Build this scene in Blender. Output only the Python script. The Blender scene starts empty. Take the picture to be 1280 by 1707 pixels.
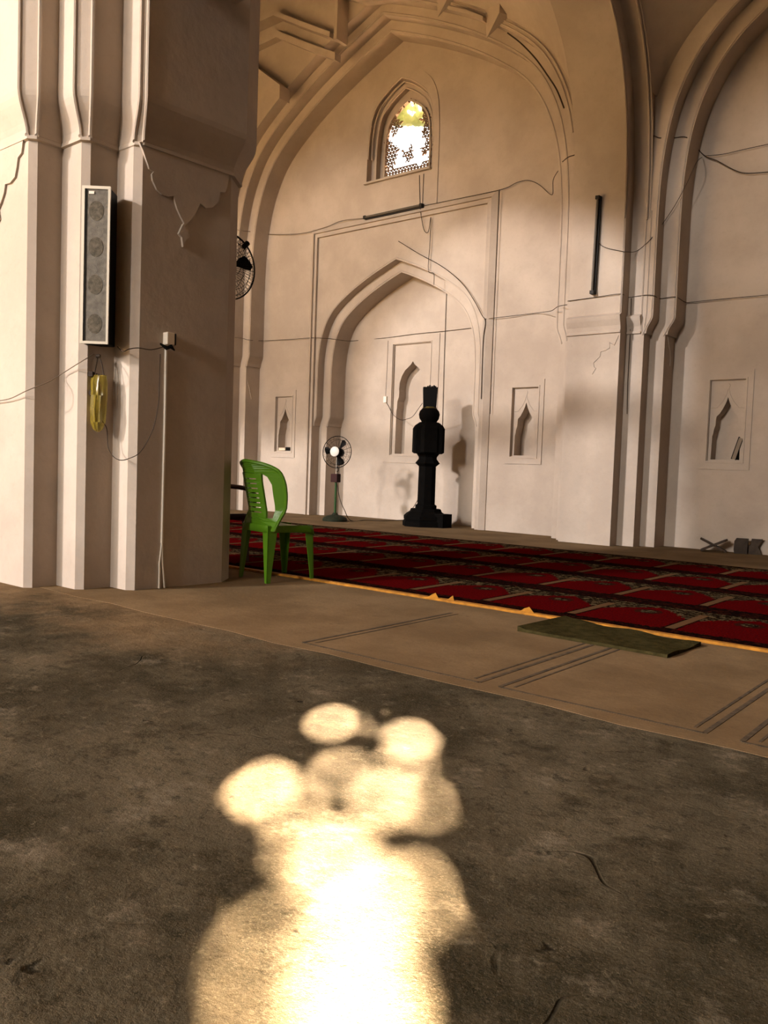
import bpy, bmesh, math, random
from mathutils import Vector, Matrix
from mathutils.geometry import tessellate_polygon
random.seed(7)
scene = bpy.context.scene
COL = scene.collection
PI = math.pi

# ------------------------------------------------------------------ camera
F_PX, PITCH, YAW, ROLL, EYE = 1375.5, math.radians(3.0623), math.radians(-39.1376), math.radians(2.0276), 0.85
_cy, _sy, _cp, _sp, _cr, _sr = math.cos(YAW), math.sin(YAW), math.cos(PITCH), math.sin(PITCH), math.cos(ROLL), math.sin(ROLL)
CF = Vector((_sy*_cp, _cy*_cp, -_sp))
_r0 = Vector((_cy, -_sy, 0)); _u0 = _r0.cross(CF)
CR = _r0*_cr + _u0*_sr
CU = _u0*_cr - _r0*_sr
EYEP = Vector((0, 0, EYE))
cam_d = bpy.data.cameras.new('camera'); cam = bpy.data.objects.new('camera', cam_d); COL.objects.link(cam)
cam_d.sensor_fit = 'VERTICAL'; cam_d.sensor_height = 36.0; cam_d.lens = F_PX/1707*36.0
cam_d.clip_start = 0.05; cam_d.clip_end = 400
cam.matrix_world = Matrix(((CR.x, CU.x, -CF.x, 0), (CR.y, CU.y, -CF.y, 0), (CR.z, CU.z, -CF.z, EYE), (0, 0, 0, 1)))
scene.camera = cam

def at(px, py, X=None, Y=None, Z=None):
    """point of the plane X=, Y= or Z= that is seen at a pixel of the 1280x1707 frame"""
    d = CR*((px-640)/F_PX) - CU*((py-853.5)/F_PX) + CF
    if Y is not None: t = Y/d.y
    elif X is not None: t = X/d.x
    else: t = (Z-EYE)/d.z
    return EYEP + d*t

# ------------------------------------------------------------------ light
scene.view_settings.view_transform = 'Standard'; scene.view_settings.look = 'None'
scene.view_settings.gamma = 1.0; scene.view_settings.use_curve_mapping = False
scene.view_settings.exposure = 0.56
w = bpy.data.worlds.new('sky'); scene.world = w; w.use_nodes = True
SUN_DIR = Vector((0.540, -0.696, -0.473)).normalized()      # the sun shines in through the high lattice window
_nt = w.node_tree; _bg = _nt.nodes['Background']
_tc = _nt.nodes.new('ShaderNodeTexCoord'); _dot = _nt.nodes.new('ShaderNodeVectorMath'); _dot.operation = 'DOT_PRODUCT'
_nt.links.new(_tc.outputs['Generated'], _dot.inputs[0]); _dot.inputs[1].default_value = -SUN_DIR
_mr = _nt.nodes.new('ShaderNodeMapRange'); _mr.interpolation_type = 'SMOOTHSTEP'; _nt.links.new(_dot.outputs['Value'], _mr.inputs[0])
_mr.inputs[1].default_value = 0.80; _mr.inputs[2].default_value = 1.0; _mr.inputs[3].default_value = 0.0; _mr.inputs[4].default_value = 1.0
_mx = _nt.nodes.new('ShaderNodeMix'); _mx.data_type = 'RGBA'; _nt.links.new(_mr.outputs[0], _mx.inputs[0])
_mx.inputs[6].default_value = (0.33, 0.29, 0.225, 1); _mx.inputs[7].default_value = (5.0, 4.8, 4.6, 1)    # hazy sky, glaring round the sun
_nt.links.new(_mx.outputs[2], _bg.inputs[0]); _bg.inputs[1].default_value = 1.0

sd = bpy.data.lights.new('sun', 'SUN'); so = bpy.data.objects.new('sun', sd); COL.objects.link(so)
sd.energy = 900; sd.angle = math.radians(0.53); sd.color = (1.0, 0.71, 0.45)
so.rotation_euler = SUN_DIR.to_track_quat('-Z', 'Y').to_euler(); so.location = (-20, 25, 18)

def area(name, loc, target, size, energy, color, shape='DISK', size_y=None):
    l = bpy.data.lights.new(name, 'AREA'); o = bpy.data.objects.new(name, l); COL.objects.link(o)
    l.shape = shape; l.size = size; l.energy = energy; l.color = color
    if size_y: l.size_y = size_y
    o.location = loc; o.rotation_euler = (Vector(target)-Vector(loc)).to_track_quat('-Z', 'Y').to_euler()
    return o
# sunlit courtyard seen through the open front of the hall, far to the left behind the camera
KEY = Vector((-7.3, 10, 1.2)) + Vector((-0.32, -0.947, 0))*56 + Vector((0, 0, 20))
area('courtyard_light', KEY, (-6.5, 9, 1.5), 3.8, 23000, (1.0, 0.91, 0.88))
area('courtyard_fill', (-4.0, -30, 10.5), (-4.0, 9, 2.0), 2.2, 3900, (1.0, 0.90, 0.82), 'RECTANGLE', 5.0)
area('courtyard_fill', (-10.5, -16, 8.0), (-8, 9, 2.0), 7.0, 1500, (1.0, 0.90, 0.82), 'RECTANGLE', 4.5)

# ------------------------------------------------------------------ materials
def mat(name, col, rough=0.6, metal=0.0, var=0.0, scale=8.0, bump=0.0, bscale=60.0, spec=0.3, trans=0.0, alpha=None, emit=None):
    m = bpy.data.materials.new(name); m.use_nodes = True
    nt = m.node_tree; b = nt.nodes['Principled BSDF']; L = nt.links.new
    b.inputs['Base Color'].default_value = (*col, 1); b.inputs['Roughness'].default_value = rough
    b.inputs['Metallic'].default_value = metal; b.inputs['Specular IOR Level'].default_value = spec
    tc = nt.nodes.new('ShaderNodeTexCoord')
    if var:
        n = nt.nodes.new('ShaderNodeTexNoise'); n.inputs['Scale'].default_value = scale; n.inputs['Detail'].default_value = 6
        L(tc.outputs['Object'], n.inputs['Vector'])
        r = nt.nodes.new('ShaderNodeValToRGB'); e = r.color_ramp.elements
        e[0].position = 0.3; e[1].position = 0.7
        e[0].color = (*[c*(1-var) for c in col], 1); e[1].color = (*[min(1, c*(1+var*0.5)) for c in col], 1)
        L(n.outputs['Fac'], r.inputs['Fac']); L(r.outputs['Color'], b.inputs['Base Color'])
    if bump:
        n2 = nt.nodes.new('ShaderNodeTexNoise'); n2.inputs['Scale'].default_value = bscale; n2.inputs['Detail'].default_value = 4
        L(tc.outputs['Object'], n2.inputs['Vector'])
        bp = nt.nodes.new('ShaderNodeBump'); bp.inputs['Strength'].default_value = bump; bp.inputs['Distance'].default_value = 0.01
        L(n2.outputs['Fac'], bp.inputs['Height']); L(bp.outputs['Normal'], b.inputs['Normal'])
    if trans: b.inputs['Transmission Weight'].default_value = trans
    if alpha is not None: b.inputs['Alpha'].default_value = alpha
    if emit:
        b.inputs['Emission Color'].default_value = (*emit[0], 1); b.inputs['Emission Strength'].default_value = emit[1]
    return m

def nmath(nt, op, a, b=None, c=None, clamp=False):
    n = nt.nodes.new('ShaderNodeMath'); n.operation = op; n.use_clamp = clamp
    for i, v in enumerate((a, b, c)):
        if v is None: continue
        if isinstance(v, (int, float)): n.inputs[i].default_value = v
        else: nt.links.new(v, n.inputs[i])
    return n.outputs[0]
def nmix(nt, fac, a, b):
    n = nt.nodes.new('ShaderNodeMix'); n.data_type = 'RGBA'
    if isinstance(fac, (int, float)): n.inputs[0].default_value = fac
    else: nt.links.new(fac, n.inputs[0])
    for i, v in ((6, a), (7, b)):
        if isinstance(v, tuple): n.inputs[i].default_value = (*v, 1)
        else: nt.links.new(v, n.inputs[i])
    return n.outputs[2]
def nnoise(nt, vec, scale, detail=4, rough=0.55):
    n = nt.nodes.new('ShaderNodeTexNoise'); n.inputs['Scale'].default_value = scale; n.inputs['Detail'].default_value = detail
    n.inputs['Roughness'].default_value = rough; nt.links.new(vec, n.inputs['Vector']); return n.outputs['Fac']
def nstep(nt, v, lo, hi):
    n = nt.nodes.new('ShaderNodeMapRange'); n.interpolation_type = 'SMOOTHSTEP'
    nt.links.new(v, n.inputs[0]); n.inputs[1].default_value = lo; n.inputs[2].default_value = hi
    return n.outputs[0]

def plaster_mat():
    m = bpy.data.materials.new('limewashed_plaster'); m.use_nodes = True
    nt = m.node_tree; b = nt.nodes['Principled BSDF']; b.inputs['Roughness'].default_value = 0.9; b.inputs['Specular IOR Level'].default_value = 0.1
    g = nt.nodes.new('ShaderNodeNewGeometry').outputs['Position']
    n1 = nnoise(nt, g, 1.1, 6, 0.6); n2 = nnoise(nt, g, 22.0, 5, 0.7)
    c = nmix(nt, nstep(nt, n1, 0.35, 0.68), (0.415, 0.350, 0.290), (0.500, 0.430, 0.360))
    c = nmix(nt, nmath(nt, 'MULTIPLY', nstep(nt, n2, 0.5, 0.75), 0.18), c, (0.33, 0.27, 0.205))
    nt.links.new(c, b.inputs['Base Color'])
    bp = nt.nodes.new('ShaderNodeBump'); bp.inputs['Strength'].default_value = 0.25; bp.inputs['Distance'].default_value = 0.012
    nt.links.new(nnoise(nt, g, 14.0, 6), bp.inputs['Height']); nt.links.new(bp.outputs['Normal'], b.inputs['Normal'])
    return m
PLASTER = plaster_mat()

def concrete_mat():
    m = bpy.data.materials.new('worn_concrete'); m.use_nodes = True
    nt = m.node_tree; b = nt.nodes['Principled BSDF']; b.inputs['Roughness'].default_value = 0.9; b.inputs['Specular IOR Level'].default_value = 0.05
    g = nt.nodes.new('ShaderNodeNewGeometry').outputs['Position']
    big = nnoise(nt, g, 1.3, 7, 0.62); mid = nnoise(nt, g, 5.0, 7, 0.7); fine = nnoise(nt, g, 45.0, 5, 0.8)
    c = nmix(nt, nstep(nt, big, 0.36, 0.66), (0.022, 0.019, 0.010), (0.110, 0.092, 0.060))
    c = nmix(nt, nmath(nt, 'MULTIPLY', nstep(nt, mid, 0.54, 0.70), 0.6), c, (0.215, 0.180, 0.130))
    c = nmix(nt, nmath(nt, 'MULTIPLY', nstep(nt, mid, 0.48, 0.34), 0.8), c, (0.020, 0.016, 0.008))
    c = nmix(nt, nmath(nt, 'MULTIPLY', nstep(nt, fine, 0.35, 0.7), 0.55), c, (0.055, 0.042, 0.022))
    m2 = nnoise(nt, g, 16.0, 8, 0.75)
    c = nmix(nt, nmath(nt, 'MULTIPLY', nstep(nt, m2, 0.47, 0.36), 0.7), c, (0.020, 0.017, 0.009))
    c = nmix(nt, nmath(nt, 'MULTIPLY', nstep(nt, m2, 0.56, 0.70), 0.5), c, (0.20, 0.17, 0.12))
    pit = nstep(nt, nnoise(nt, g, 6.5, 3, 0.6), 0.70, 0.76)
    c = nmix(nt, pit, c, (0.012, 0.009, 0.005))
    gr = nnoise(nt, g, 130.0, 3, 0.9)
    c = nmix(nt, nmath(nt, 'MULTIPLY', nstep(nt, gr, 0.5, 0.7), 0.45), c, (0.16, 0.13, 0.09))
    sp = nt.nodes.new('ShaderNodeSeparateXYZ'); nt.links.new(g, sp.inputs[0])
    wob = nmath(nt, 'MULTIPLY', nmath(nt, 'SUBTRACT', big, 0.5), 2.6)
    mk = nmath(nt, 'MULTIPLY', nstep(nt, nmath(nt, 'ADD', sp.outputs[1], wob), 1.9, 2.6), nstep(nt, nmath(nt, 'ADD', sp.outputs[0], wob), -2.3, -3.4))
    c = nmix(nt, mk, c, nmix(nt, nstep(nt, mid, 0.4, 0.65), (0.125, 0.085, 0.045), (0.180, 0.125, 0.068)))
    nt.links.new(c, b.inputs['Base Color'])
    v = nt.nodes.new('ShaderNodeTexVoronoi'); v.feature = 'DISTANCE_TO_EDGE'; v.inputs['Scale'].default_value = 0.9
    sx = nt.nodes.new('ShaderNodeVectorMath'); sx.operation = 'ADD'; nt.links.new(g, sx.inputs[0])
    nv = nt.nodes.new('ShaderNodeTexNoise'); nv.inputs['Scale'].default_value = 3.0; nt.links.new(g, nv.inputs['Vector'])
    sc = nt.nodes.new('ShaderNodeVectorMath'); sc.operation = 'SCALE'; sc.inputs['Scale'].default_value = 0.5
    nt.links.new(nv.outputs['Color'], sc.inputs[0]); nt.links.new(sc.outputs[0], sx.inputs[1]); nt.links.new(sx.outputs[0], v.inputs['Vector'])
    crack = nmath(nt, 'MULTIPLY', nstep(nt, v.outputs['Distance'], 0.006, 0.001), nstep(nt, nnoise(nt, g, 2.2, 3), 0.56, 0.66))
    c = nmix(nt, nmath(nt, 'MULTIPLY', crack, 0.7), c, (0.012, 0.009, 0.005)); nt.links.new(c, b.inputs['Base Color'])
    h = nmath(nt, 'SUBTRACT', nmath(nt, 'ADD', nmath(nt, 'MULTIPLY', fine, 0.5), mid), nmath(nt, 'MULTIPLY', nmath(nt, 'ADD', crack, pit), 0.45))
    bp = nt.nodes.new('ShaderNodeBump'); bp.inputs['Strength'].default_value = 0.8; bp.inputs['Distance'].default_value = 0.018
    nt.links.new(h, bp.inputs['Height']); nt.links.new(bp.outputs['Normal'], b.inputs['Normal'])
    return m
CONCRETE = concrete_mat()

def tan_mat():
    m = bpy.data.materials.new('tan_floor_plaster'); m.use_nodes = True
    nt = m.node_tree; b = nt.nodes['Principled BSDF']; b.inputs['Roughness'].default_value = 0.9; b.inputs['Specular IOR Level'].default_value = 0.05
    g = nt.nodes.new('ShaderNodeNewGeometry').outputs['Position']
    big = nnoise(nt, g, 1.6, 6, 0.6); mid = nnoise(nt, g, 9.0, 6, 0.7); fine = nnoise(nt, g, 60.0, 4, 0.8)
    c = nmix(nt, nstep(nt, big, 0.35, 0.68), (0.130, 0.086, 0.044), (0.190, 0.130, 0.070))
    c = nmix(nt, nmath(nt, 'MULTIPLY', nstep(nt, mid, 0.60, 0.72), 0.5), c, (0.075, 0.052, 0.027))
    c = nmix(nt, nmath(nt, 'MULTIPLY', nstep(nt, fine, 0.4, 0.8), 0.4), c, (0.085, 0.058, 0.029))
    nt.links.new(c, b.inputs['Base Color'])
    bp = nt.nodes.new('ShaderNodeBump'); bp.inputs['Strength'].default_value = 0.4; bp.inputs['Distance'].default_value = 0.01
    nt.links.new(mid, bp.inputs['Height']); nt.links.new(bp.outputs['Normal'], b.inputs['Normal'])
    return m
TAN = tan_mat()

def carpet_mat(phase):
    """rows of red prayer-rug motifs, 0.6 m wide and 1 m deep, in the carpet's own coordinates"""
    m = bpy.data.materials.new('red_prayer_carpet'); m.use_nodes = True
    nt = m.node_tree; b = nt.nodes['Principled BSDF']; b.inputs['Roughness'].default_value = 1.0; b.inputs['Specular IOR Level'].default_value = 0.0
    tc = nt.nodes.new('ShaderNodeTexCoord').outputs['Object']
    s = nt.nodes.new('ShaderNodeSeparateXYZ'); nt.links.new(tc, s.inputs[0])
    edge = nmath(nt, 'MULTIPLY', nmath(nt, 'SUBTRACT', nnoise(nt, tc, 55, 3), 0.5), 0.10)
    u = nmath(nt, 'FRACT', nmath(nt, 'DIVIDE', nmath(nt, 'SUBTRACT', s.outputs[0], phase-60.0), 0.6))
    v0 = nmath(nt, 'ADD', s.outputs[1], 0.0)
    v = nmath(nt, 'ADD', v0, edge)
    du = nmath(nt, 'ABSOLUTE', nmath(nt, 'SUBTRACT', u, 0.5))
    due = nmath(nt, 'ADD', du, edge)
    sp = nnoise(nt, tc, 26, 4, 0.85); sp2 = nnoise(nt, tc, 90, 2, 0.8)
    red = nmix(nt, nstep(nt, sp2, 0.35, 0.65), (0.038, 0.0012, 0.0015), (0.088, 0.0025, 0.003))
    dark = nmix(nt, nstep(nt, sp, 0.5, 0.62), (0.006, 0.0025, 0.002), (0.035, 0.008, 0.005))
    gold = nmix(nt, nstep(nt, sp, 0.48, 0.60), (0.010, 0.005, 0.003), (0.105, 0.078, 0.040))
    tanb = (0.105, 0.058, 0.028)
    # pointed red field : half width shrinks with v above 0.5
    vv = nmath(nt, 'MAXIMUM', nmath(nt, 'SUBTRACT', v, 0.55), 0.0)
    half = nmath(nt, 'SUBTRACT', 0.43, nmath(nt, 'MULTIPLY', nmath(nt, 'POWER', vv, 1.3), 1.9))
    infield = nmath(nt, 'MULTIPLY', nmath(nt, 'LESS_THAN', due, half), nmath(nt, 'GREATER_THAN', v, 0.17))
    infield = nmath(nt, 'MULTIPLY', infield, nmath(nt, 'LESS_THAN', v, 0.86))
    inband = nmath(nt, 'MULTIPLY', nmath(nt, 'GREATER_THAN', v, 0.58), nmath(nt, 'LESS_THAN', v, 0.93))
    bar = nmath(nt, 'MULTIPLY', nmath(nt, 'GREATER_THAN', du, 0.455), nmath(nt, 'MULTIPLY', nmath(nt, 'GREATER_THAN', v0, 0.2), nmath(nt, 'LESS_THAN', v0, 0.8)))
    c = nmix(nt, inband, dark, gold)
    c = nmix(nt, infield, c, red)
    c = nmix(nt, bar, c, tanb)
    # medallion
    mx = nmath(nt, 'MULTIPLY', du, 0.6); my = nmath(nt, 'SUBTRACT', v, 0.66)
    rr = nmath(nt, 'SQRT', nmath(nt, 'ADD', nmath(nt, 'MULTIPLY', mx, mx), nmath(nt, 'MULTIPLY', my, my)))
    c = nmix(nt, nmath(nt, 'LESS_THAN', rr, 0.085), c, (0.03, 0.006, 0.004))
    c = nmix(nt, nmath(nt, 'LESS_THAN', rr, 0.05), c, gold)
    nt.links.new(c, b.inputs['Base Color'])
    bp = nt.nodes.new('ShaderNodeBump'); bp.inputs['Strength'].default_value = 0.4; bp.inputs['Distance'].default_value = 0.006
    nt.links.new(nnoise(nt, tc, 200, 2), bp.inputs['Height']); nt.links.new(bp.outputs['Normal'], b.inputs['Normal'])
    return m

BLACK_STONE = mat('black_stone', (0.0022, 0.0019, 0.0016), 0.85, var=0.4, scale=20, bump=0.2, bscale=90, spec=0.05)
BLACK = mat('black_paint', (0.003, 0.003, 0.003), 0.6, spec=0.12)
DARKWOOD = mat('dark_wood', (0.045, 0.024, 0.012), 0.6, var=0.5, scale=12)
BROWN = mat('brown_plastic', (0.035, 0.012, 0.008), 0.4)
GREEN = mat('green_plastic', (0.085, 0.22, 0.008), 0.38, spec=0.45)
CABLE = mat('cable_black', (0.035, 0.022, 0.013), 0.7)
CABLE_GREY = mat('cable_grey', (0.16, 0.12, 0.085), 0.7)
WHITEPL = mat('white_plastic', (0.78, 0.72, 0.62), 0.4)
GREY_GRILLE = mat('grey_speaker_cloth', (0.16, 0.145, 0.12), 0.9, var=0.3, scale=30, bump=0.4, bscale=250)
ALU = mat('pale_metal_trim', (0.62, 0.56, 0.46), 0.35, metal=0.6)
STEEL = mat('dull_steel', (0.35, 0.33, 0.30), 0.35, metal=0.8)
BADGE = mat('white_badge', (0.62, 0.61, 0.57), 0.4)
FAN_GREEN = mat('green_painted_metal', (0.015, 0.055, 0.010), 0.5)
FAN_BASE = mat('mossy_green_iron', (0.012, 0.016, 0.006), 0.8, var=0.5, scale=30)
RED_BOX = mat('maroon_control_box', (0.026, 0.004, 0.003), 0.7)
YELLOW_TAPE = mat('yellow_carpet_binding', (0.36, 0.15, 0.012), 0.8, var=0.4, scale=20)
MATGREEN = mat('olive_mat', (0.042, 0.034, 0.013), 1.0, spec=0.0, var=0.35, scale=25, bump=0.5, bscale=150)
TUBE_BODY = mat('dusty_black_fitting', (0.016, 0.013, 0.010), 0.6)
TUBE_GLASS = mat('unlit_tube', (0.10, 0.085, 0.065), 0.4)
PAPER = mat('old_paper', (0.55, 0.45, 0.32), 0.9)
LINE = mat('faded_dark_line', (0.070, 0.048, 0.026), 0.95, var=0.5, scale=30)
LEAF = None
def leaf_mat():
    m = bpy.data.materials.new('leaf'); m.use_nodes = True; nt = m.node_tree
    b = nt.nodes['Principled BSDF']; b.inputs['Base Color'].default_value = (0.06, 0.11, 0.02, 1); b.inputs['Roughness'].default_value = 0.6
    t = nt.nodes.new('ShaderNodeBsdfTranslucent'); t.inputs[0].default_value = (0.75, 0.76, 0.66, 1)
    mx = nt.nodes.new('ShaderNodeMixShader'); mx.inputs[0].default_value = 0.8
    nt.links.new(b.outputs[0], mx.inputs[1]); nt.links.new(t.outputs[0], mx.inputs[2]); nt.links.new(mx.outputs[0], nt.nodes['Material Output'].inputs[0])
    return m
LEAF = leaf_mat()
BARK = mat('bark', (0.06, 0.04, 0.025), 0.9, var=0.4, scale=10)
def bag_mat():
    m = mat('yellow_clear_plastic', (0.34, 0.25, 0.03), 0.25, spec=0.5)
    m.node_tree.nodes['Principled BSDF'].inputs['Alpha'].default_value = 0.5
    return m
BAG = bag_mat()

# ------------------------------------------------------------------ builders
def finish(name, bm, m, parent=None, smooth=False, loc=None, weld=True):
    if weld: bmesh.ops.remove_doubles(bm, verts=bm.verts, dist=1e-5)
    bmesh.ops.recalc_face_normals(bm, faces=bm.faces)
    me = bpy.data.meshes.new(name); bm.to_mesh(me); bm.free()
    o = bpy.data.objects.new(name, me); COL.objects.link(o)
    for k in (m if isinstance(m, (list, tuple)) else [m]): me.materials.append(k)
    if smooth:
        for p in me.polygons: p.use_smooth = True
        try: me.set_sharp_from_angle(angle=math.radians(40))
        except Exception: pass
    if parent: o.parent = parent
    if loc: o.location = loc
    return o
def BM(): return bmesh.new()
def tag(o, label=None, cat=None, group=None, kind=None):
    if label: o['label'] = label
    if cat: o['category'] = cat
    if group: o['group'] = group
    if kind: o['kind'] = kind
    return o
def thing(name, loc, label, cat, rz=0, group=None, kind=None):
    o = bpy.data.objects.new(name, None); COL.objects.link(o); o.location = loc; o.rotation_euler = (0, 0, rz)
    o.empty_display_size = 0.1
    return tag(o, label, cat, group, kind)
def box(bm, x0, x1, y0, y1, z0, z1, M=None):
    vs = [bm.verts.new(v) for v in ((x0,y0,z0),(x1,y0,z0),(x1,y1,z0),(x0,y1,z0),(x0,y0,z1),(x1,y0,z1),(x1,y1,z1),(x0,y1,z1))]
    for f in ((0,3,2,1),(4,5,6,7),(0,1,5,4),(1,2,6,5),(2,3,7,6),(3,0,4,7)): bm.faces.new([vs[i] for i in f])
    if M is not None:
        for v in vs: v.co = M @ v.co
    return vs
def bevel(bm, w, seg=2):
    bmesh.ops.bevel(bm, geom=list(bm.edges), offset=w, segments=seg, affect='EDGES', profile=0.7)
def tube(bm, pts, r, n=8, cap=True):
    pts = [Vector(p) for p in pts]; rings = []
    rr = r if isinstance(r, (list, tuple)) else [r]*len(pts)
    prev = None
    for i, p in enumerate(pts):
        t = (pts[min(i+1, len(pts)-1)] - pts[max(i-1, 0)]).normalized()
        if prev is None:
            a = Vector((0,0,1)) if abs(t.z) < 0.9 else Vector((1,0,0))
            nrm = t.cross(a).normalized()
        else:
            nrm = (prev - t*prev.dot(t)).normalized()
        prev = nrm; bn = t.cross(nrm)
        rings.append([bm.verts.new(p + (nrm*math.cos(2*PI*k/n) + bn*math.sin(2*PI*k/n))*rr[i]) for k in range(n)])
    for a, b in zip(rings, rings[1:]):
        for k in range(n): bm.faces.new((a[k], a[(k+1)%n], b[(k+1)%n], b[k]))
    if cap: bm.faces.new(rings[0][::-1]); bm.faces.new(rings[-1])
def smooth_path(pts, n=6):
    pts = [Vector(p) for p in pts]; out = []
    for i in range(len(pts)-1):
        p0 = pts[max(i-1,0)]; p1 = pts[i]; p2 = pts[i+1]; p3 = pts[min(i+2, len(pts)-1)]
        for k in range(n):
            t = k/n
            out.append(0.5*((2*p1) + (p2-p0)*t + (2*p0-5*p1+4*p2-p3)*t*t + (3*p1-p0-3*p2+p3)*t**3))
    out.append(pts[-1]); return out
def lathe(bm, prof, n=32, c=(0,0,0), phase=0.0, M=None):
    rings = []
    for r, z in prof:
        ring = [bm.verts.new((c[0]+r*math.cos(2*PI*k/n+phase), c[1]+r*math.sin(2*PI*k/n+phase), c[2]+z)) for k in range(n)]
        if M is not None:
            for v in ring: v.co = M @ v.co
        rings.append(ring)
    for a, b in zip(rings, rings[1:]):
        for k in range(n): bm.faces.new((a[k], a[(k+1)%n], b[(k+1)%n], b[k]))
    bm.faces.new(rings[0][::-1]); bm.faces.new(rings[-1])
def plate(bm, outer, holes, y0, y1, f=None):
    """upright plate in the X-Z plane with holes, from depth y0 to y1 (f maps (a, depth, z) to a point)"""
    f = f or (lambda a, d, z: (a, d, z))
    loops = [outer] + list(holes)
    tris = tessellate_polygon([[Vector((x, z, 0)) for x, z in lp] for lp in loops])
    flat = [p for lp in loops for p in lp]
    A = [bm.verts.new(f(x, y0, z)) for x, z in flat]; B = [bm.verts.new(f(x, y1, z)) for x, z in flat]
    for t in tris:
        try:
            bm.faces.new([A[i] for i in t]); bm.faces.new([B[i] for i in reversed(t)])
        except ValueError: pass
    s = 0
    for lp in loops:
        n = len(lp)
        for k in range(n):
            i, j = s+k, s+(k+1) % n
            bm.faces.new((A[i], A[j], B[j], B[i]))
        s += n
def rect(x0, x1, z0, z1): return [(x0,z0),(x1,z0),(x1,z1),(x0,z1)]

# arch profile : (half-width fraction, rise fraction)
PROF = [(1,0),(0.995,.15),(.975,.30),(.935,.43),(.865,.55),(.775,.64),(.64,.728),(.475,.815),(.295,.893),(.15,.948),(0,1)]
def prof_pts(n=4):
    v = smooth_path([(a, b, 0) for a, b in PROF], n)
    return [(p.x, p.y) for p in v]
PP = prof_pts()
def arch_half(h, zs, za): return [(a*h, zs+b*(za-zs)) for a, b in PP]
def bracket(hl, hu, z0, z1, n=7):
    out = [(hl, z0), (hl-0.25*(hl-hu), z0+0.004)]
    for k in range(1, n+1):
        t = k/n; s = t*t*(3-2*t)
        out.append((hl-0.25*(hl-hu) + (hu-hl+0.25*(hl-hu))*s, z0+0.02+(z1-z0-0.02)*t))
    return out
def opening(ax, hu, hl, zs, za, zb=(2.56, 2.77), z0=-0.05):
    right = [(hl, z0)]
    if abs(hl-hu) > 1e-4: right += bracket(hl, hu, *zb)
    right += arch_half(hu, zs, za)
    pts = [(ax+x, z) for x, z in right] + [(ax-x, z) for x, z in reversed(right[:-1])]
    return pts
def edge_curve(ax, hu, hl, zs, za, zb, d=0.022, side=0):
    """the arris of an opening, offset outwards by d, for the bead beside it; side -1 left, 1 right, 0 both"""
    right = [(hl+d, zb[0]-0.015)] + [(x+d, z) for x, z in bracket(hl, hu, *zb)][2:] + [(x+d*min(1, 4*abs(x)/hu) if k else x+d, z+d*(1-x/hu)*1.5) for k, (x, z) in enumerate(arch_half(hu, zs, za))]
    R = [(ax+x, z) for x, z in right]; Lf = [(ax-x, z) for x, z in right]
    if side == 1: return R
    if side == -1: return Lf
    return Lf + R[::-1][1:]

# ------------------------------------------------------------------ dimensions of the hall
BAY, NEXT = -8.2, -0.69                 # axes of the two wall bays
Y0, Y1, Y2, YW, YN1, YN2 = 9.45, 9.64, 9.83, 10.15, 10.30, 10.65
ZB = (2.56, 2.77); ZS = 3.9
BAYS = [dict(ax=BAY, h0=3.36, h1=(3.17, 3.23), h2=(2.98, 3.06), za=(7.74, 7.58, 7.40)),
        dict(ax=NEXT, h0=3.465, h1=(3.15, 3.25), h2=(2.95, 3.065), za=(7.45, 7.28, 7.08))]

# ------------------------------------------------------------------ floor
bm = BM(); box(bm, -24, 16, -14, 12.5, -0.3, 0.0)
tag(finish('floor', bm, CONCRETE), kind='structure')
bm = BM()
xs = [-13 + 0.35*k for k in range(48)]
front = [(x, 2.70 + 0.015*math.sin(x*7.1)+0.012*math.sin(x*17.3)) for x in xs]
pl = [(x, y) for x, y in front] + [(xs[-1], 11.2), (xs[0], 11.2)]
plate(bm, pl, [], -0.004, 0.002, f=lambda a, d, z: (a, z, d))
tag(finish('trim_1', bm, TAN), 'tan plastered strip of floor along the prayer carpets', kind='structure')
bm = BM()
def fline(x0, y0, x1, y1, wd=0.014):
    d = Vector((x1-x0, y1-y0, 0)); L = d.length; a = math.atan2(d.y, d.x)
    M = Matrix.Translation((x0, y0, 0)) @ Matrix.Rotation(a, 4, 'Z')
    box(bm, 0, L, -wd/2, wd/2, 0.0, 0.0035, M)
for x0, x1 in ((-2.75, -1.755), (-1.66, -0.865), (-0.745, 0.15)):
    fline(x0, 2.80, x1, 2.80); fline(x1, 2.80, x1, 4.05, 0.018); fline(x0, 2.80, x0, 4.05, 0.018)
    fline(x1-0.045, 2.84, x1-0.045, 4.05, 0.012); fline(x0+0.045, 2.84, x0+0.045, 4.05, 0.010)
tag(finish('trim_2', bm, LINE), 'faded rectangles drawn on the tan floor strip', kind='structure')

# ------------------------------------------------------------------ back wall
wall = None
bm = BM()
OUT = rect(-14.5, 12.0, -0.1, 8.9)
NICHES = [BAY-2.4, BAY+2.4, NEXT-2.4, NEXT+2.4]
MZ = (1.52, 1.70)
mi_out = lambda ax: opening(ax, 1.611, 1.68, 2.35, 4.10, MZ)
mi_in = lambda ax: opening(ax, 1.433, 1.50, 2.3, 3.93, MZ)
WPROF = [(1,0),(.985,.25),(.93,.5),(.80,.68),(.6,.80),(.3,.92),(0,1)]
def win_open(h, zs, za, zb):
    v = smooth_path([(a, b, 0) for a, b in WPROF], 4)
    r = [(h, zb)] + [(p.x*h, zs+p.y*(za-zs)) for p in v]
    return [(BAY+x, z) for x, z in r] + [(BAY-x, z) for x, z in reversed(r[:-1])]
W_OUT = win_open(0.65, 5.75, 6.87, 5.37); W_MID = win_open(0.55, 5.75, 6.74, 5.40); W_IN = win_open(0.46, 5.75, 6.60, 5.46)
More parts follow.
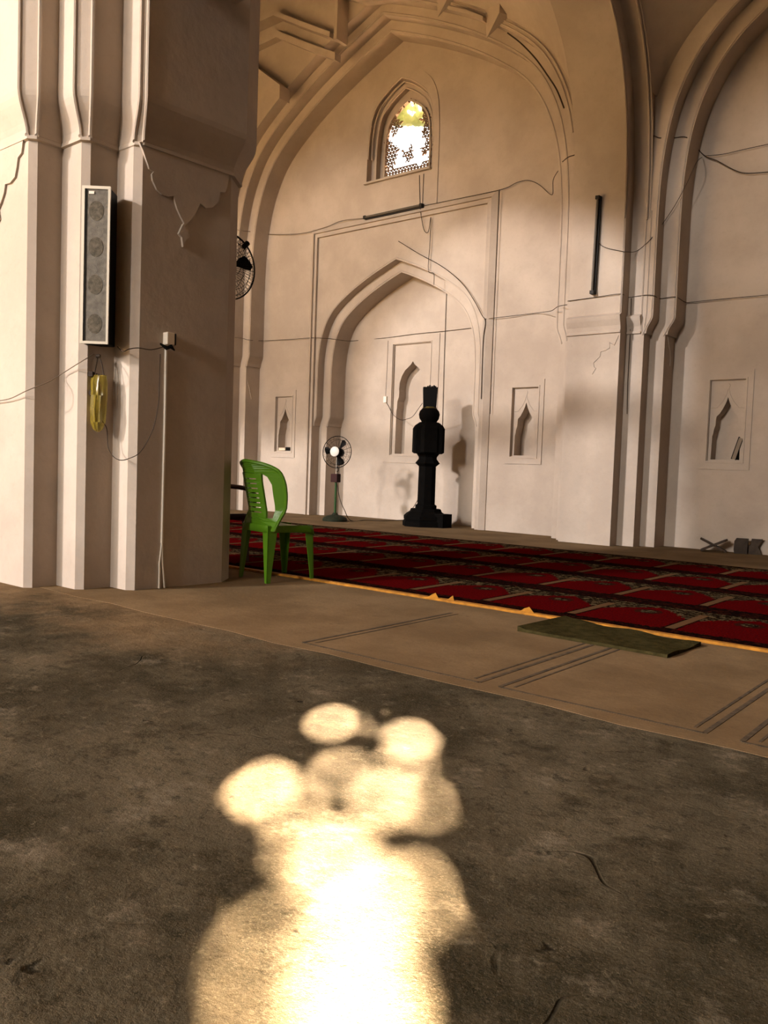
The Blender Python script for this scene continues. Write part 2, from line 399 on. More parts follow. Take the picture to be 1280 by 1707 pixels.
def cusp(ax):
    r = [(0.165, 1.09), (0.160, 1.37), (0.150, 1.40), (0.146, 1.44), (0.128, 1.50), (0.126, 1.58), (0.120, 1.605), (0.085, 1.64), (0.05, 1.70), (0.022, 1.76), (0.0, 1.83)]
    return [(ax+x, z) for x, z in r] + [(ax-x, z) for x, z in reversed(r[:-1])]
wall_holes = [mi_out(BAY), mi_out(NEXT), W_OUT]
plate(bm, OUT, wall_holes + [rect(n-0.2, n+0.2, 1.075, 2.03) for n in NICHES], YW, YW+0.03)
plate(bm, OUT, wall_holes + [cusp(n) for n in NICHES], YW+0.03, YW+0.10)
wm = [mi_out(BAY), mi_out(NEXT), W_MID]
plate(bm, OUT, wm + [cusp(n) for n in NICHES], YW+0.10, YW+0.20)
plate(bm, OUT, [mi_out(BAY), mi_out(NEXT), W_IN], YW+0.20, YW+0.26)
wall = finish('wall_back', bm, PLASTER); tag(wall, kind='structure')
# outer skin of the wall behind the mihrabs, open only at the window
bm = BM(); plate(bm, OUT, [win_open(0.72, 5.75, 7.00, 5.30)] + [opening(a, 1.70, 1.70, 2.35, 4.3, MZ) for a in (BAY, NEXT)], YW+0.26, YW+0.30)
plate(bm, OUT, [rect(BAY-1.5, BAY+0.9, 5.2, 7.9)], 10.95, 11.1)
finish('outer_skin', bm, PLASTER, wall)
# mihrab recesses
for ax in (BAY, NEXT):
    bm = BM()
    plate(bm, mi_out(ax), [mi_in(ax)], YN1, YN1+0.05)
    o2 = mi_in(ax)
    plate(bm, opening(ax, 1.69, 1.69, 2.35, 4.25, MZ), [o2], YN1+0.05, YN2)
    r = [(0.31, 1.09), (0.305, 1.80), (0.295, 1.84), (0.29, 1.95), (0.262, 2.02), (0.258, 2.10), (0.265, 2.14), (0.255, 2.25), (0.215, 2.36), (0.15, 2.45), (0.07, 2.51), (0.03, 2.545), (0, 2.59)]
    nich = [(ax+x, z) for x, z in r] + [(ax-x, z) for x, z in reversed(r[:-1])]
    ob = opening(ax, 1.69, 1.69, 2.35, 4.25, MZ)
    plate(bm, ob, [rect(ax-0.375, ax+0.375, 1.075, 2.865)], YN2, YN2+0.03)
    plate(bm, ob, [nich], YN2+0.03, YN2+0.21)
    plate(bm, ob, [], YN2+0.21, YN2+0.25)
    finish('mihrab_recess', bm, PLASTER, wall)
# stepped arch orders in front of the wall
bm = BM()
for y0, y1, key in ((Y1, Y2, 'h1'), (Y2, YW, 'h2')):
    zi = 1 if key == 'h1' else 2
    plate(bm, OUT, [opening(b['ax'], b[key][0], b[key][1], ZS, b['za'][zi], ZB) for b in BAYS], y0, y1)
finish('arch_order', bm, PLASTER, wall)
bm = BM()
plate(bm, rect(-14.5, -4.155, -0.1, 8.9), [opening(BAY, 3.355, 3.355, ZS, 7.74, ZB)], Y0, Y1)
finish('pier_front', bm, PLASTER, wall)
# cornice of the pier between the bays
bm = BM()
cp = [(0.0, 2.56), (0.022, 2.565), (0.022, 2.585), (0.012, 2.60), (0.018, 2.65), (0.045, 2.72), (0.055, 2.765), (0.0, 2.80)]
for x0, x1 in ((-4.85, -4.15), (-12.3, -11.55)):
    A = [bm.verts.new((x0, Y0-d, z)) for d, z in cp]; B = [bm.verts.new((x1, Y0-d, z)) for d, z in cp]
    for k in range(len(cp)): bm.faces.new((A[k], A[(k+1)%len(cp)], B[(k+1)%len(cp)], B[k]))
    bm.faces.new(A[::-1]); bm.faces.new(B)
for x0, x1 in ((-4.15, -3.98),):
    A = [bm.verts.new((x0, Y1-d, z)) for d, z in cp]; B = [bm.verts.new((x1, Y1-d, z)) for d, z in cp]
    for k in range(len(cp)): bm.faces.new((A[k], A[(k+1)%len(cp)], B[(k+1)%len(cp)], B[k]))
    bm.faces.new(A[::-1]); bm.faces.new(B)
finish('cornice', bm, PLASTER, wall)
# beads beside the arrises
bm = BM()
for b in BAYS:
    for y, key, zi in ((Y1, 'h1', 1), (Y2, 'h2', 2)):
        c = edge_curve(b['ax'], b[key][0], b[key][1], ZS, b['za'][zi], ZB)
        tube(bm, [(x, y, z) for x, z in c], 0.011, 6)
for ax in (BAY, NEXT):
    c = edge_curve(ax, 1.611, 1.68, 2.35, 4.10, MZ, 0.018); tube(bm, [(x, YW, z) for x, z in c], 0.009, 6)
    c = edge_curve(ax, 1.433, 1.50, 2.3, 3.93, MZ, 0.018); tube(bm, [(x, YN1, z) for x, z in c], 0.009, 6)
tube(bm, [(-4.172, Y0, 2.80), (-4.172, Y0, 4.0)], 0.011, 6)
tube(bm, [(-3.975, Y1, 2.58), (-3.985, Y1, 2.80), (-3.985, Y1, 4.0)], 0.013, 6); tube(bm, [(-3.945, Y1, 2.58), (-3.925, Y1, 2.80), (-3.925, Y1, 4.0)], 0.010, 6)
finish('bead_moulding', bm, PLASTER, wall, smooth=True)
# raised frames: tall mihrab frame, niche surrounds, window surround
bm = BM()
for ax in (BAY, NEXT):
    def ring(o_, yo, i_, yi):
        po = [(o_[0], 0), (o_[0], o_[2]), (o_[1], o_[2]), (o_[1], 0)]; pi = [(i_[0], 0), (i_[0], i_[2]), (i_[1], i_[2]), (i_[1], 0)]
        O = [bm.verts.new((x, yo, z)) for x, z in po]; I = [bm.verts.new((x, yi, z)) for x, z in pi]
        for k in range(3): bm.faces.new((O[k], O[k+1], I[k+1], I[k]))
    o_, m_, n_, p_ = (ax-1.83, ax+1.83, 4.83), (ax-1.745, ax+1.745, 4.735), (ax-1.715, ax+1.715, 4.705), (ax-1.675, ax+1.675, 4.665)
    ring(o_, YW, o_, YW-0.014); ring(o_, YW-0.014, m_, YW-0.062); ring(m_, YW-0.062, m_, YW-0.026)
    ring(m_, YW-0.026, n_, YW-0.030); ring(n_, YW-0.030, p_, YW-0.044); ring(p_, YW-0.044, p_, YW)
    for x0, x1, z0, z1 in ((-0.575, 0.475, 0.94, 2.99),):
        plate(bm, rect(ax+x0+0.03, ax+0.545, z0, z1), [rect(ax-0.385, ax+0.385, 1.065, 2.875)], YN2-0.012, YN2)
        plate(bm, rect(ax-0.40, ax+0.40, 1.05, 2.89), [rect(ax-0.385, ax+0.385, 1.065, 2.875)], YN2-0.02, YN2-0.012)
for n in NICHES:
    plate(bm, rect(n-0.29, n+0.29, 0.97, 2.14), [rect(n-0.205, n+0.205, 1.07, 2.035)], YW-0.012, YW)
    plate(bm, rect(n-0.225, n+0.225, 1.05, 2.055), [rect(n-0.205, n+0.205, 1.07, 2.035)], YW-0.02, YW-0.012)
    # ogee line and finial above the niche opening
    tube(bm, [(n+0.205, YW+0.03, 1.70), (n+0.12, YW+0.03, 1.71), (n+0.06, YW+0.03, 1.78), (n+0.02, YW+0.03, 1.86), (n+0.002, YW+0.03, 1.93), (n+0.014, YW+0.03, 1.97), (n, YW+0.03, 1.99)], 0.006, 5)
    tube(bm, [(n-0.205, YW+0.03, 1.70), (n-0.12, YW+0.03, 1.71), (n-0.06, YW+0.03, 1.78), (n-0.02, YW+0.03, 1.86), (n-0.002, YW+0.03, 1.93)], 0.005, 5)
wf = win_open(0.755, 5.75, 7.08, 4.83)
plate(bm, wf, [W_OUT], YW-0.015, YW)
bx = rect(BAY-0.66, BAY+0.50, 4.83, 5.30)
plate(bm, bx, [], YW-0.035, YW-0.015)
finish('raised_frame', bm, PLASTER, wall)
# pier cusped ornament lines
bm = BM()
def cuspline(pts, f, r=0.008): tube(bm, [f(*p) for p in pts], r, 5)
cuspline([(1031,559),(1027,568),(1024,575),(1016,571),(1016,580),(1009,584),(1001,586),(1000,594),(994,600),(989,605),(990,612),(993,614),(989,620),(987,624)], lambda x, y: at(x, y, Y=Y0))
cuspline([(1113,560),(1114,575),(1116,583),(1117,597),(1116,610)], lambda x, y: at(x, y, X=-3.755))
cuspline([(412,634),(416,650),(419,665)], lambda x, y: at(x, y, X=-11.26))
finish('cusped_ornament', bm, PLASTER, wall)

# ------------------------------------------------------------------ lattice window
# gaps in the crown of the tree outside: where the sun through each one lands on the floor, and the gap's radius
GAPS = [(-1.851,2.174,0.0110),(-1.826,2.004,0.0220),(-1.757,2.122,0.0089),(-1.535,2.065,0.0220),(-1.422,1.934,0.0100),(-1.580,1.826,0.0076),(-1.570,1.469,0.0260),(-1.501,1.687,0.0153),(-1.408,1.811,0.0129),(-1.297,1.635,0.0247),(-1.213,1.691,0.0120),(-1.030,1.702,0.0089),(-1.082,1.715,0.0076),(-1.423,1.435,0.0145),(-1.279,1.322,0.0100),(-1.166,1.309,0.0294),(-0.949,1.304,0.0137),(-1.138,1.097,0.0110),(-0.992,1.233,0.0294),(-1.039,0.969,0.0110),(-0.899,1.050,0.0435),(-0.801,0.968,0.0450),(-0.922,0.857,0.0120),(-0.820,1.196,0.0110),(-0.650,1.144,0.0089),(-0.702,0.866,0.0397),(-0.787,0.775,0.0110),(-0.600,0.942,0.0110)]
BEAMS = [(x-SUN_DIR.x*t_-BAY, -SUN_DIR.z*t_) for x, y, r in GAPS for t_ in [(10.34-y)/-SUN_DIR.y] if r > 0.011]
win = thing('window_1', (BAY, 10.34, 5.4), None, None, kind='structure')
def wl(p): return (p[0]-BAY, p[1]-10.34, p[2]-5.4)
def in_arch(x, z, h=0.455):
    if z < 5.47 or abs(x) > h: return False
    for (a0, b0), (a1, b1) in zip(WPROF, WPROF[1:]):
        pass
    if z <= 5.75: return abs(x) < h
    t = (z-5.75)/(6.60-5.75)
    if t > 1: return False
    for (a0, b0), (a1, b1) in zip(WPROF, WPROF[1:]):
        if b0 <= t <= b1: return abs(x) < h*(a0+(a1-a0)*(t-b0)/(b1-b0))
    return False
PATCH = [(-.26,6.25,.10,.11),(-.34,5.84,.13,.22),(.37,6.22,.10,.19),(.35,5.88,.10,.16),(.02,5.78,.11,.13)]
def dense(x, z):
    if z < 5.58: return True
    return any(((x-a)/c)**2+((z-b)/d)**2 < 1 for a, b, c, d in PATCH) or not in_arch(x*1.07, z+0.03)
bm = BM(); p = 0.062; q = p*0.87
for i in range(-10, 11):
    for j in range(0, 24):
        x = i*p + (0.5*p if j % 2 else 0); z = 5.47 + j*q
        for dx, dz in ((p, 0), (p/2, q), (-p/2, q)):
            mx, mz = x+dx/2, z+dz/2
            if in_arch(mx, mz) and dense(mx, mz) and all((mx-a)**2+(mz-b)**2 > 0.078**2 for a, b in BEAMS):
                tube(bm, [(x, 0, z-5.4), (x+dx, 0, z+dz-5.4)], 0.0125, 4)
random.seed(3)
def spray(x, z, ang, L):        # carved leaf sprays that edge the large openings
    if any((x+L*.5*math.cos(ang)-a_)**2+(z+L*.5*math.sin(ang)-b_)**2 < 0.095**2 for a_, b_ in BEAMS): return
    tip = (x+L*math.cos(ang), 0, z-5.4+L*math.sin(ang))
    tube(bm, [(x, 0, z-5.4), ((x+tip[0])/2, 0, (z-5.4+tip[2])/2), tip], [0.016, 0.020, 0.003], 5)
for a, b, c, d in PATCH:
    for k in range(7):
        t = 2*PI*k/7+random.random(); sx, sz = a+c*math.cos(t)*.95, b+d*math.sin(t)*.95
        if in_arch(sx, sz): spray(sx, sz, t+random.uniform(-.6, .6), random.uniform(.05, .09))
for k in range(5): spray(-0.08+0.06*k, 5.86+0.03*math.sin(k*2.1), 1.57+random.uniform(-.7, .7), 0.09)
for x, z, a in ((.12,6.14,.3),(.15,6.13,2.6),(.05,6.12,1.),(-.02,6.1,2.)): spray(x, z, a, .05)
finish('carved_lattice', bm, mat('dusty_stone_lattice', (0.20, 0.13, 0.09), 0.9), win)
bm = BM()
plate(bm, [(x-BAY, z-5.4) for x, z in win_open(0.462, 5.75, 6.61, 5.455)], [[(x-BAY, z-5.4) for x, z in win_open(0.435, 5.75, 6.575, 5.49)]], -0.02, 0.02)
finish('lattice_rim', bm, PLASTER, win)
bm = BM(); box(bm, -0.67, 0.64, -0.26, -0.16, -0.055, -0.026); box(bm, -0.55, 0.55, -0.16, -0.03, -0.03, 0.01)
finish('window_sill', bm, PLASTER, win)
bm = BM()
for h, zt, yy, r in ((0.635, 6.855, YW-10.34, 0.016), (0.542, 6.728, YW+0.10-10.34, 0.014), (0.60, 6.81, YW+0.05-10.34, 0.012)):
    c = win_open(h+0.01, 5.75, zt+0.01, 5.38); tube(bm, [(x-BAY, yy, z-5.4) for x, z in c[1:-1]], r, 6)
finish('window_moulding', bm, PLASTER, win, smooth=True)

# ------------------------------------------------------------------ vault, transverse arches, pendentives, ceiling
ceil = None
bm = BM(); box(bm, -14.5, 12.0, 3.4, 11.0, 8.9, 9.1)
ceil = finish('ceiling', bm, PLASTER); tag(ceil, kind='structure')
YA, TH0, TH1 = 6.70, 2.75, 2.94        # transverse arch axis and half spans
ZT = (7.30, 7.50)
def yz(a, d, z): return (d, a, z)
bm = BM()
OY = rect(3.6, 9.66, 4.6, 8.9)
def cutout(h, zs, za, zmin=4.6):
    r = [(x, z) for x, z in arch_half(h, zs, za) if z > zmin+0.02]
    # the spandrel above an arch, as a polygon open at the bottom
    return [(YA-x, z) for x, z in r] + [(YA+x, z) for x, z in reversed(r[:-1])]
def spandrel(bm, h, za, x0, x1, ymax):
    r = arch_half(h, ZS, za)
    left = [(YA-x, z) for x, z in r]; right = [(YA+x, z) for x, z in reversed(r[:-1])]
    left = [p for p in left if p[1] > 4.75]
    poly = left + right + [(YA+h+0.001, ZS), (ymax, ZS), (ymax, 8.9), (3.75, 8.9), (3.75, 4.75)]
    pp = []
    for q_ in poly:
        if not pp or (abs(q_[0]-pp[-1][0])+abs(q_[1]-pp[-1][1])) > 1e-4: pp.append(q_)
    plate(bm, pp, [], x0, x1, f=yz)
spandrel(bm, TH0, ZT[0], -4.84, -4.155, 9.46)
finish('transverse_arch', bm, PLASTER, ceil)
bm = BM(); spandrel(bm, TH1, ZT[1], -4.155, -3.955, 9.65); finish('transverse_arch_order', bm, PLASTER, ceil)
bm = BM(); spandrel(bm, TH0, ZT[0], -12.3, -11.56, 9.46); finish('transverse_arch', bm, PLASTER, ceil)
bm = BM()
c = [(YA+x-0.018, z) for x, z in arch_half(TH1, ZS, ZT[1])]; tube(bm, [(-3.972, y, z) for y, z in c], 0.012, 6)
c = [(YA+x-0.018, z) for x, z in arch_half(TH1, ZS, ZT[1])]; tube(bm, [(-3.945, y+0.02, z+0.02) for y, z in c], 0.012, 6)
c = [(YA+x-0.012, z) for x, z in arch_half(TH0, ZS, ZT[0])]; tube(bm, [(-4.17, y, z) for y, z in c], 0.011, 6)
c = [(-8.2+x, z) for x, z in arch_half(3.385, ZS, 7.77)][8:]; tube(bm, [(x, Y0-0.004, z) for x, z in c], 0.011, 6)
c = [(-8.2+x, z) for x, z in arch_half(3.43, ZS, 7.82)][8:]; tube(bm, [(x, Y0-0.01, z) for x, z in c], 0.010, 6)
finish('bead_moulding', bm, PLASTER, ceil, smooth=True)
def ruled(bm, A, B, n=6, sag=0.0):
    rows = []
    for a, b in zip(A, B):
        a, b = Vector(a), Vector(b); rows.append([bm.verts.new(a.lerp(b, k/n) + Vector((0, 0, -sag*math.sin(PI*k/n)*(a-b).length))) for k in range(n+1)])
    for r, s in zip(rows, rows[1:]):
        for k in range(n): bm.faces.new((r[k], r[k+1], s[k+1], s[k]))
ah = lambda h, za: arch_half(h, ZS, za)
bm = BM()
k0 = [k for k, (a_, b_) in enumerate(PP) if a_*3.42 <= 3.265][0]
ruled(bm, [(NEXT-x, Y1-0.002, z) for x, z in arch_half(3.42, ZS, 7.45)][k0:], [(-3.957, YA+x, z) for x, z in ah(TH1, 7.50)][k0:], 8, -0.06)
finish('pendentive', bm, PLASTER, ceil, smooth=True)
bm = BM()
NA = [(BAY+x, Y0-0.002, z) for x, z in ah(3.47, 7.86)]; NB = [(-4.84, YA+x, z) for x, z in ah(TH0, ZT[0])]
ruled(bm, NA, NB, 8, -0.06)
finish('pendentive', bm, PLASTER, ceil, smooth=True)
# hanging ribs of the net vault : upright wedges with pointed feet
def pendant(name, x, y, z0, wid, dep, top=8.9):
    bm = BM()
    a = (x, y-dep, z0+wid*0.55)
    T = [(x-wid, y, top), (x, y-dep, top), (x+wid*0.2, y, top)]
    B = [(x-wid, y, z0+wid*0.9), a, (x+wid*0.2, y, z0+wid*0.6)]
    tip = bm.verts.new((x-wid*0.9, y+0.002, z0))
    t = [bm.verts.new(p) for p in T]; b = [bm.verts.new(p) for p in B]
    for k in range(3): bm.faces.new((t[k], t[(k+1)%3], b[(k+1)%3], b[k]))
    bm.faces.new(t); bm.faces.new((b[0], b[1], tip)); bm.faces.new((b[1], b[2], tip)); bm.faces.new((b[2], b[0], tip))
    return finish(name, bm, PLASTER, ceil)
YV = Y0-0.004
pr = at(842, 52, Y=YV); pendant('vault_pendant', pr.x, YV, at(812, 64, Y=YV).z, 0.32, 0.16)
pr = at(762, 10, Y=YV); pendant('vault_pendant', pr.x, YV, at(722, 32, Y=YV).z, 0.36, 0.14)
# angular cornice bands of the net vault
def band(px, Yp, wd, dep):
    bm = BM()
    pts = [at(x, y, Y=Yp) for x, y in px]
    P = [(p.x, p.z) for p in pts]; Q = [(p.x, p.z-wd) for p in pts]
    plate(bm, P + Q[::-1], [], Yp-dep, Yp)
    return finish('vault_cornice', bm, PLASTER, ceil)
band([(390,100),(409,86),(470,56),(520,76),(568,93)], Y0, 0.11, 0.13)
band([(390,66),(409,56),(472,27),(520,46),(566,63)], Y0, 0.08, 0.22)
band([(390,84),(405,93),(440,118),(483,150)], Y0, 0.21, 0.22)
band([(754,15),(785,22),(812,33)], Y0, 0.05, 0.10)
band([(575,-6),(612,4),(650,0),(690,-12)], Y0, 0.05, 0.10)
bm = BM()
pa, pb = at(571, -40, Y=Y0-0.1), at(569, 72, Y=Y0-0.1)
box(bm, pb.x-0.03, pb.x+0.03, Y0-0.24, Y0-0.0, pb.z, 8.9); finish('vault_rib', bm, PLASTER, ceil)

# side shell, unseen, added to limit the sky light: the aisle the camera stands in opens to the courtyard on the left and in front
bm = BM(); box(bm, -14.7, -14.5, 2.6, 11.0, -0.1, 9.1); tag(finish('wall_left', bm, PLASTER), kind='structure')
bm = BM(); box(bm, 12.0, 12.2, -4.7, 11.0, -0.1, 9.1); tag(finish('wall_right', bm, PLASTER), kind='structure')
bm = BM()
plate(bm, rect(-14.7, 12.0, 3.9, 9.1), [[(x, max(z, 3.95)) for x, z in opening(-8.85, 2.72, 2.72, ZS+.2, 6.7)], [(x, max(z, 3.95)) for x, z in opening(-0.75, 3.78, 3.78, ZS+.2, 6.9)]], 3.10, 3.7)
plate(bm, rect(-0.2, 12.0, -0.1, 9.1), [], -4.7, -4.5)
tag(finish('wall_front', bm, PLASTER), kind='structure')
bm = BM(); box(bm, -14.7, 12.2, -4.7, 3.3, 9.1, 9.3); tag(finish('trim_3', bm, PLASTER), 'unseen flat roof added over the front aisle', kind='structure')

# ------------------------------------------------------------------ near pillar
def chamfer(poly, ids, c):
    out = []
    n = len(poly)
    for i, p in enumerate(poly):
        if i in ids:
            cc = c[ids.index(i)] if isinstance(c, list) else c
            p = Vector(p); a = Vector(poly[i-1]); b = Vector(poly[(i+1) % n])
            out.append(tuple(p + (a-p).normalized()*cc)); out.append(tuple(p + (b-p).normalized()*cc))
        else: out.append(tuple(poly[i]))
    return out
PL = [(-6.1, 2.63), (-5.065, 2.63), (-5.065, 2.835), (-4.80, 2.835), (-4.80, 3.065), (-4.585, 3.065), (-4.535, 3.78), (-4.66, 3.95), (-6.1, 3.95)]
g = 0.085
PU = [(-6.1, 2.63-g), (-5.065+g, 2.63-g), (-5.065+g, 2.835-g), (-4.80+g, 2.835-g), (-4.80+g, 3.065-0.035), (-4.585+0.10, 3.065-0.035), (-4.535+0.10, 3.78+g*.5), (-4.66+g, 3.95+g), (-6.1, 3.95+g)]
low = chamfer(PL, [1, 3, 5], 0.040); up = chamfer(PU, [1, 3, 5], [0.085, 0.075, 0.03])
mid = chamfer(PU, [1, 3, 5], 0.045)
mid = [tuple(Vector(a)*.15+Vector(b)*.85) for a, b in zip(mid, low)]
lip = [tuple(Vector(a)*1.0+(Vector(b)-Vector(a))*0.22) for a, b in zip(low, chamfer(PU, [1, 3, 5], 0.05))]
levels = [(-0.05, low), (2.81, low), (2.815, lip), (2.835, lip), (2.84, mid)]
for k in range(1, 8):
    t = k/7; s = t*t*(3-2*t)
    levels.append((2.84+0.25*t, [tuple(Vector(a)*(1-s)+Vector(b)*s) for a, b in zip(mid, up)]))
levels.append((7.0, up))
bm = BM(); rings = [[bm.verts.new((x, y, z)) for x, y in pl_] for z, pl_ in levels]
for a, b in zip(rings, rings[1:]):
    for k in range(len(a)): bm.faces.new((a[k], a[(k+1) % len(a)], b[(k+1) % len(a)], b[k]))
bm.faces.new(rings[0][::-1]); bm.faces.new(rings[-1])
pillar = finish('pillar', bm, PLASTER)
tag(pillar, 'broad whitewashed pillar with stepped corner carrying the loudspeaker', 'pillar', kind='structure')
bm = BM()
for idx in (1, 2, 4, 5, 7, 8):
    path = [(pl_[idx][0], pl_[idx][1], z) for z, pl_ in levels[3:]]
    tube(bm, path, 0.013, 7)
finish('bead_moulding', bm, PLASTER, pillar, smooth=True)
# cusped blind-arch panel in relief under the ledge
XF = lambda y: -4.585 + (y-3.065)*0.05/0.715
px = [(234,236),(240,250),(245,266),(250,281),(257,286),(254,290),(255,300),(262,316),(270,324),(280,328),(289,327),(290,334),(294,348),(300,362),(305,372),(304,378),(312,372),(322,360),(331,340),(340,348),(350,347),(360,338),(362,322),(370,322),(374,310),(376,292),(384,286)]
yz_pts = [at(x, y, X=-4.56) for x, y in px]
poly = [(p.y, p.z) for p in yz_pts] + [(3.80, 2.84), (3.10, 2.84)]
bm = BM(); plate(bm, poly, [], 0.0, 0.016, f=lambda a, d, z: (XF(a)-0.002+d, a, z))
bud = [at(x, y, X=-4.56) for x, y in ((303,374),(296,390),(301,396),(303,412),(308,400),(314,396),(307,380))]
plate(bm, [(p.y, p.z) for p in bud], [], 0.0, 0.02, f=lambda a, d, z: (XF(a)-0.002+d, a, z))
finish('cusped_panel', bm, PLASTER, pillar)
px = [(43,222),(41,240),(39,256),(33,264),(31,280),(28,296),(20,306),(12,308),(10,322),(5,338),(0,350),(2,366),(-2,374),(-14,350),(-40,330),(-70,300),(-70,270)]
pts = [at(x, y, Y=2.63) for x, y in px]
poly = [(p.x, p.z) for p in pts] + [(pts[-1].x, 2.83), (-5.12, 2.83)]
bm = BM(); plate(bm, poly, [], 2.616, 2.633); finish('cusped_panel', bm, PLASTER, pillar)

# ------------------------------------------------------------------ prayer carpets
LAB = ['red patterned prayer carpet roll nearest the camera, with yellow bound front edge', 'red patterned prayer carpet roll second from the yellow edge',
       'red patterned prayer carpet roll third from the yellow edge', 'red patterned prayer carpet roll nearest the back wall']
for k, ph in enumerate((-2.83, -2.97, -3.15, -3.46)):
    y0 = 4.36 + k*1.0
    t = thing('prayer_carpet', (0, y0, 0.002), LAB[k], 'carpet', group='prayer carpet rolls across the hall')
    bm = BM()
    box(bm, -12.6, 4.0, 0.004, 0.996, 0.0, 0.012)
    finish('pile', bm, carpet_mat(ph), t)
    if k == 0:
        bm = BM(); random.seed(5)
        n = 150; A = []; B = []
        for i in range(n+1):
            x = -12.6+16.6*i/n
            A.append((x, -0.006-0.014*random.random())); B.append((x, 0.024+0.008*random.random()))
        plate(bm, A + B[::-1], [], 0.001, 0.016, f=lambda a, d, z: (a, z, d))
        for X_, s in ((at(711, 997, Z=0.02).x, 0.07), (at(733, 1003, Z=0.02).x, 0.045), (at(866, 1022, Z=.02).x, 0.08)):
            v = [bm.verts.new(p) for p in ((X_-s*.6, -0.02, 0.006), (X_+s*.8, -0.01, 0.012), (X_+s*.1, 0.02, 0.045), (X_-s*.4, 0.03, 0.03))]
            bm.faces.new(v)
        tag(finish('edge_binding', bm, YELLOW_TAPE, t), 'frayed yellow edge binding')
bm = BM()
mp = [at(862, 1053, Z=0), at(1112, 1098, Z=0), at(1168, 1078, Z=0), at(942, 1035, Z=0)]
o = mp[0]; A = [Vector((p.x, p.y, 0)) for p in mp]
nu, nv = 16, 6; grid = []
for j in range(nv+1):
    row = []
    for i in range(nu+1):
        p = A[0].lerp(A[1], i/nu).lerp(A[3].lerp(A[2], i/nu), j/nv)
        row.append((p, 0.016+0.006*math.sin(i*0.9)*math.sin(j*1.3) + (0.012 if i == 0 else 0)))
    grid.append(row)
T = [[bm.verts.new((p.x-o.x, p.y-o.y, z)) for p, z in r] for r in grid]; Bt = [[bm.verts.new((p.x-o.x, p.y-o.y, 0.0)) for p, z in r] for r in grid]
for j in range(nv):
    for i in range(nu):
        bm.faces.new((T[j][i], T[j][i+1], T[j+1][i+1], T[j+1][i])); bm.faces.new((Bt[j][i], Bt[j+1][i], Bt[j+1][i+1], Bt[j][i+1]))
for i in range(nu):
    bm.faces.new((T[0][i], Bt[0][i], Bt[0][i+1], T[0][i+1])); bm.faces.new((T[nv][i], T[nv][i+1], Bt[nv][i+1], Bt[nv][i]))
for j in range(nv):
    bm.faces.new((T[j][0], T[j+1][0], Bt[j+1][0], Bt[j][0])); bm.faces.new((T[j][nu], Bt[j][nu], Bt[j+1][nu], T[j+1][nu]))
tag(finish('floor_mat', bm, MATGREEN, loc=(o.x, o.y, 0.003)), 'worn olive green mat lying in front of the yellow carpet edge', 'mat')

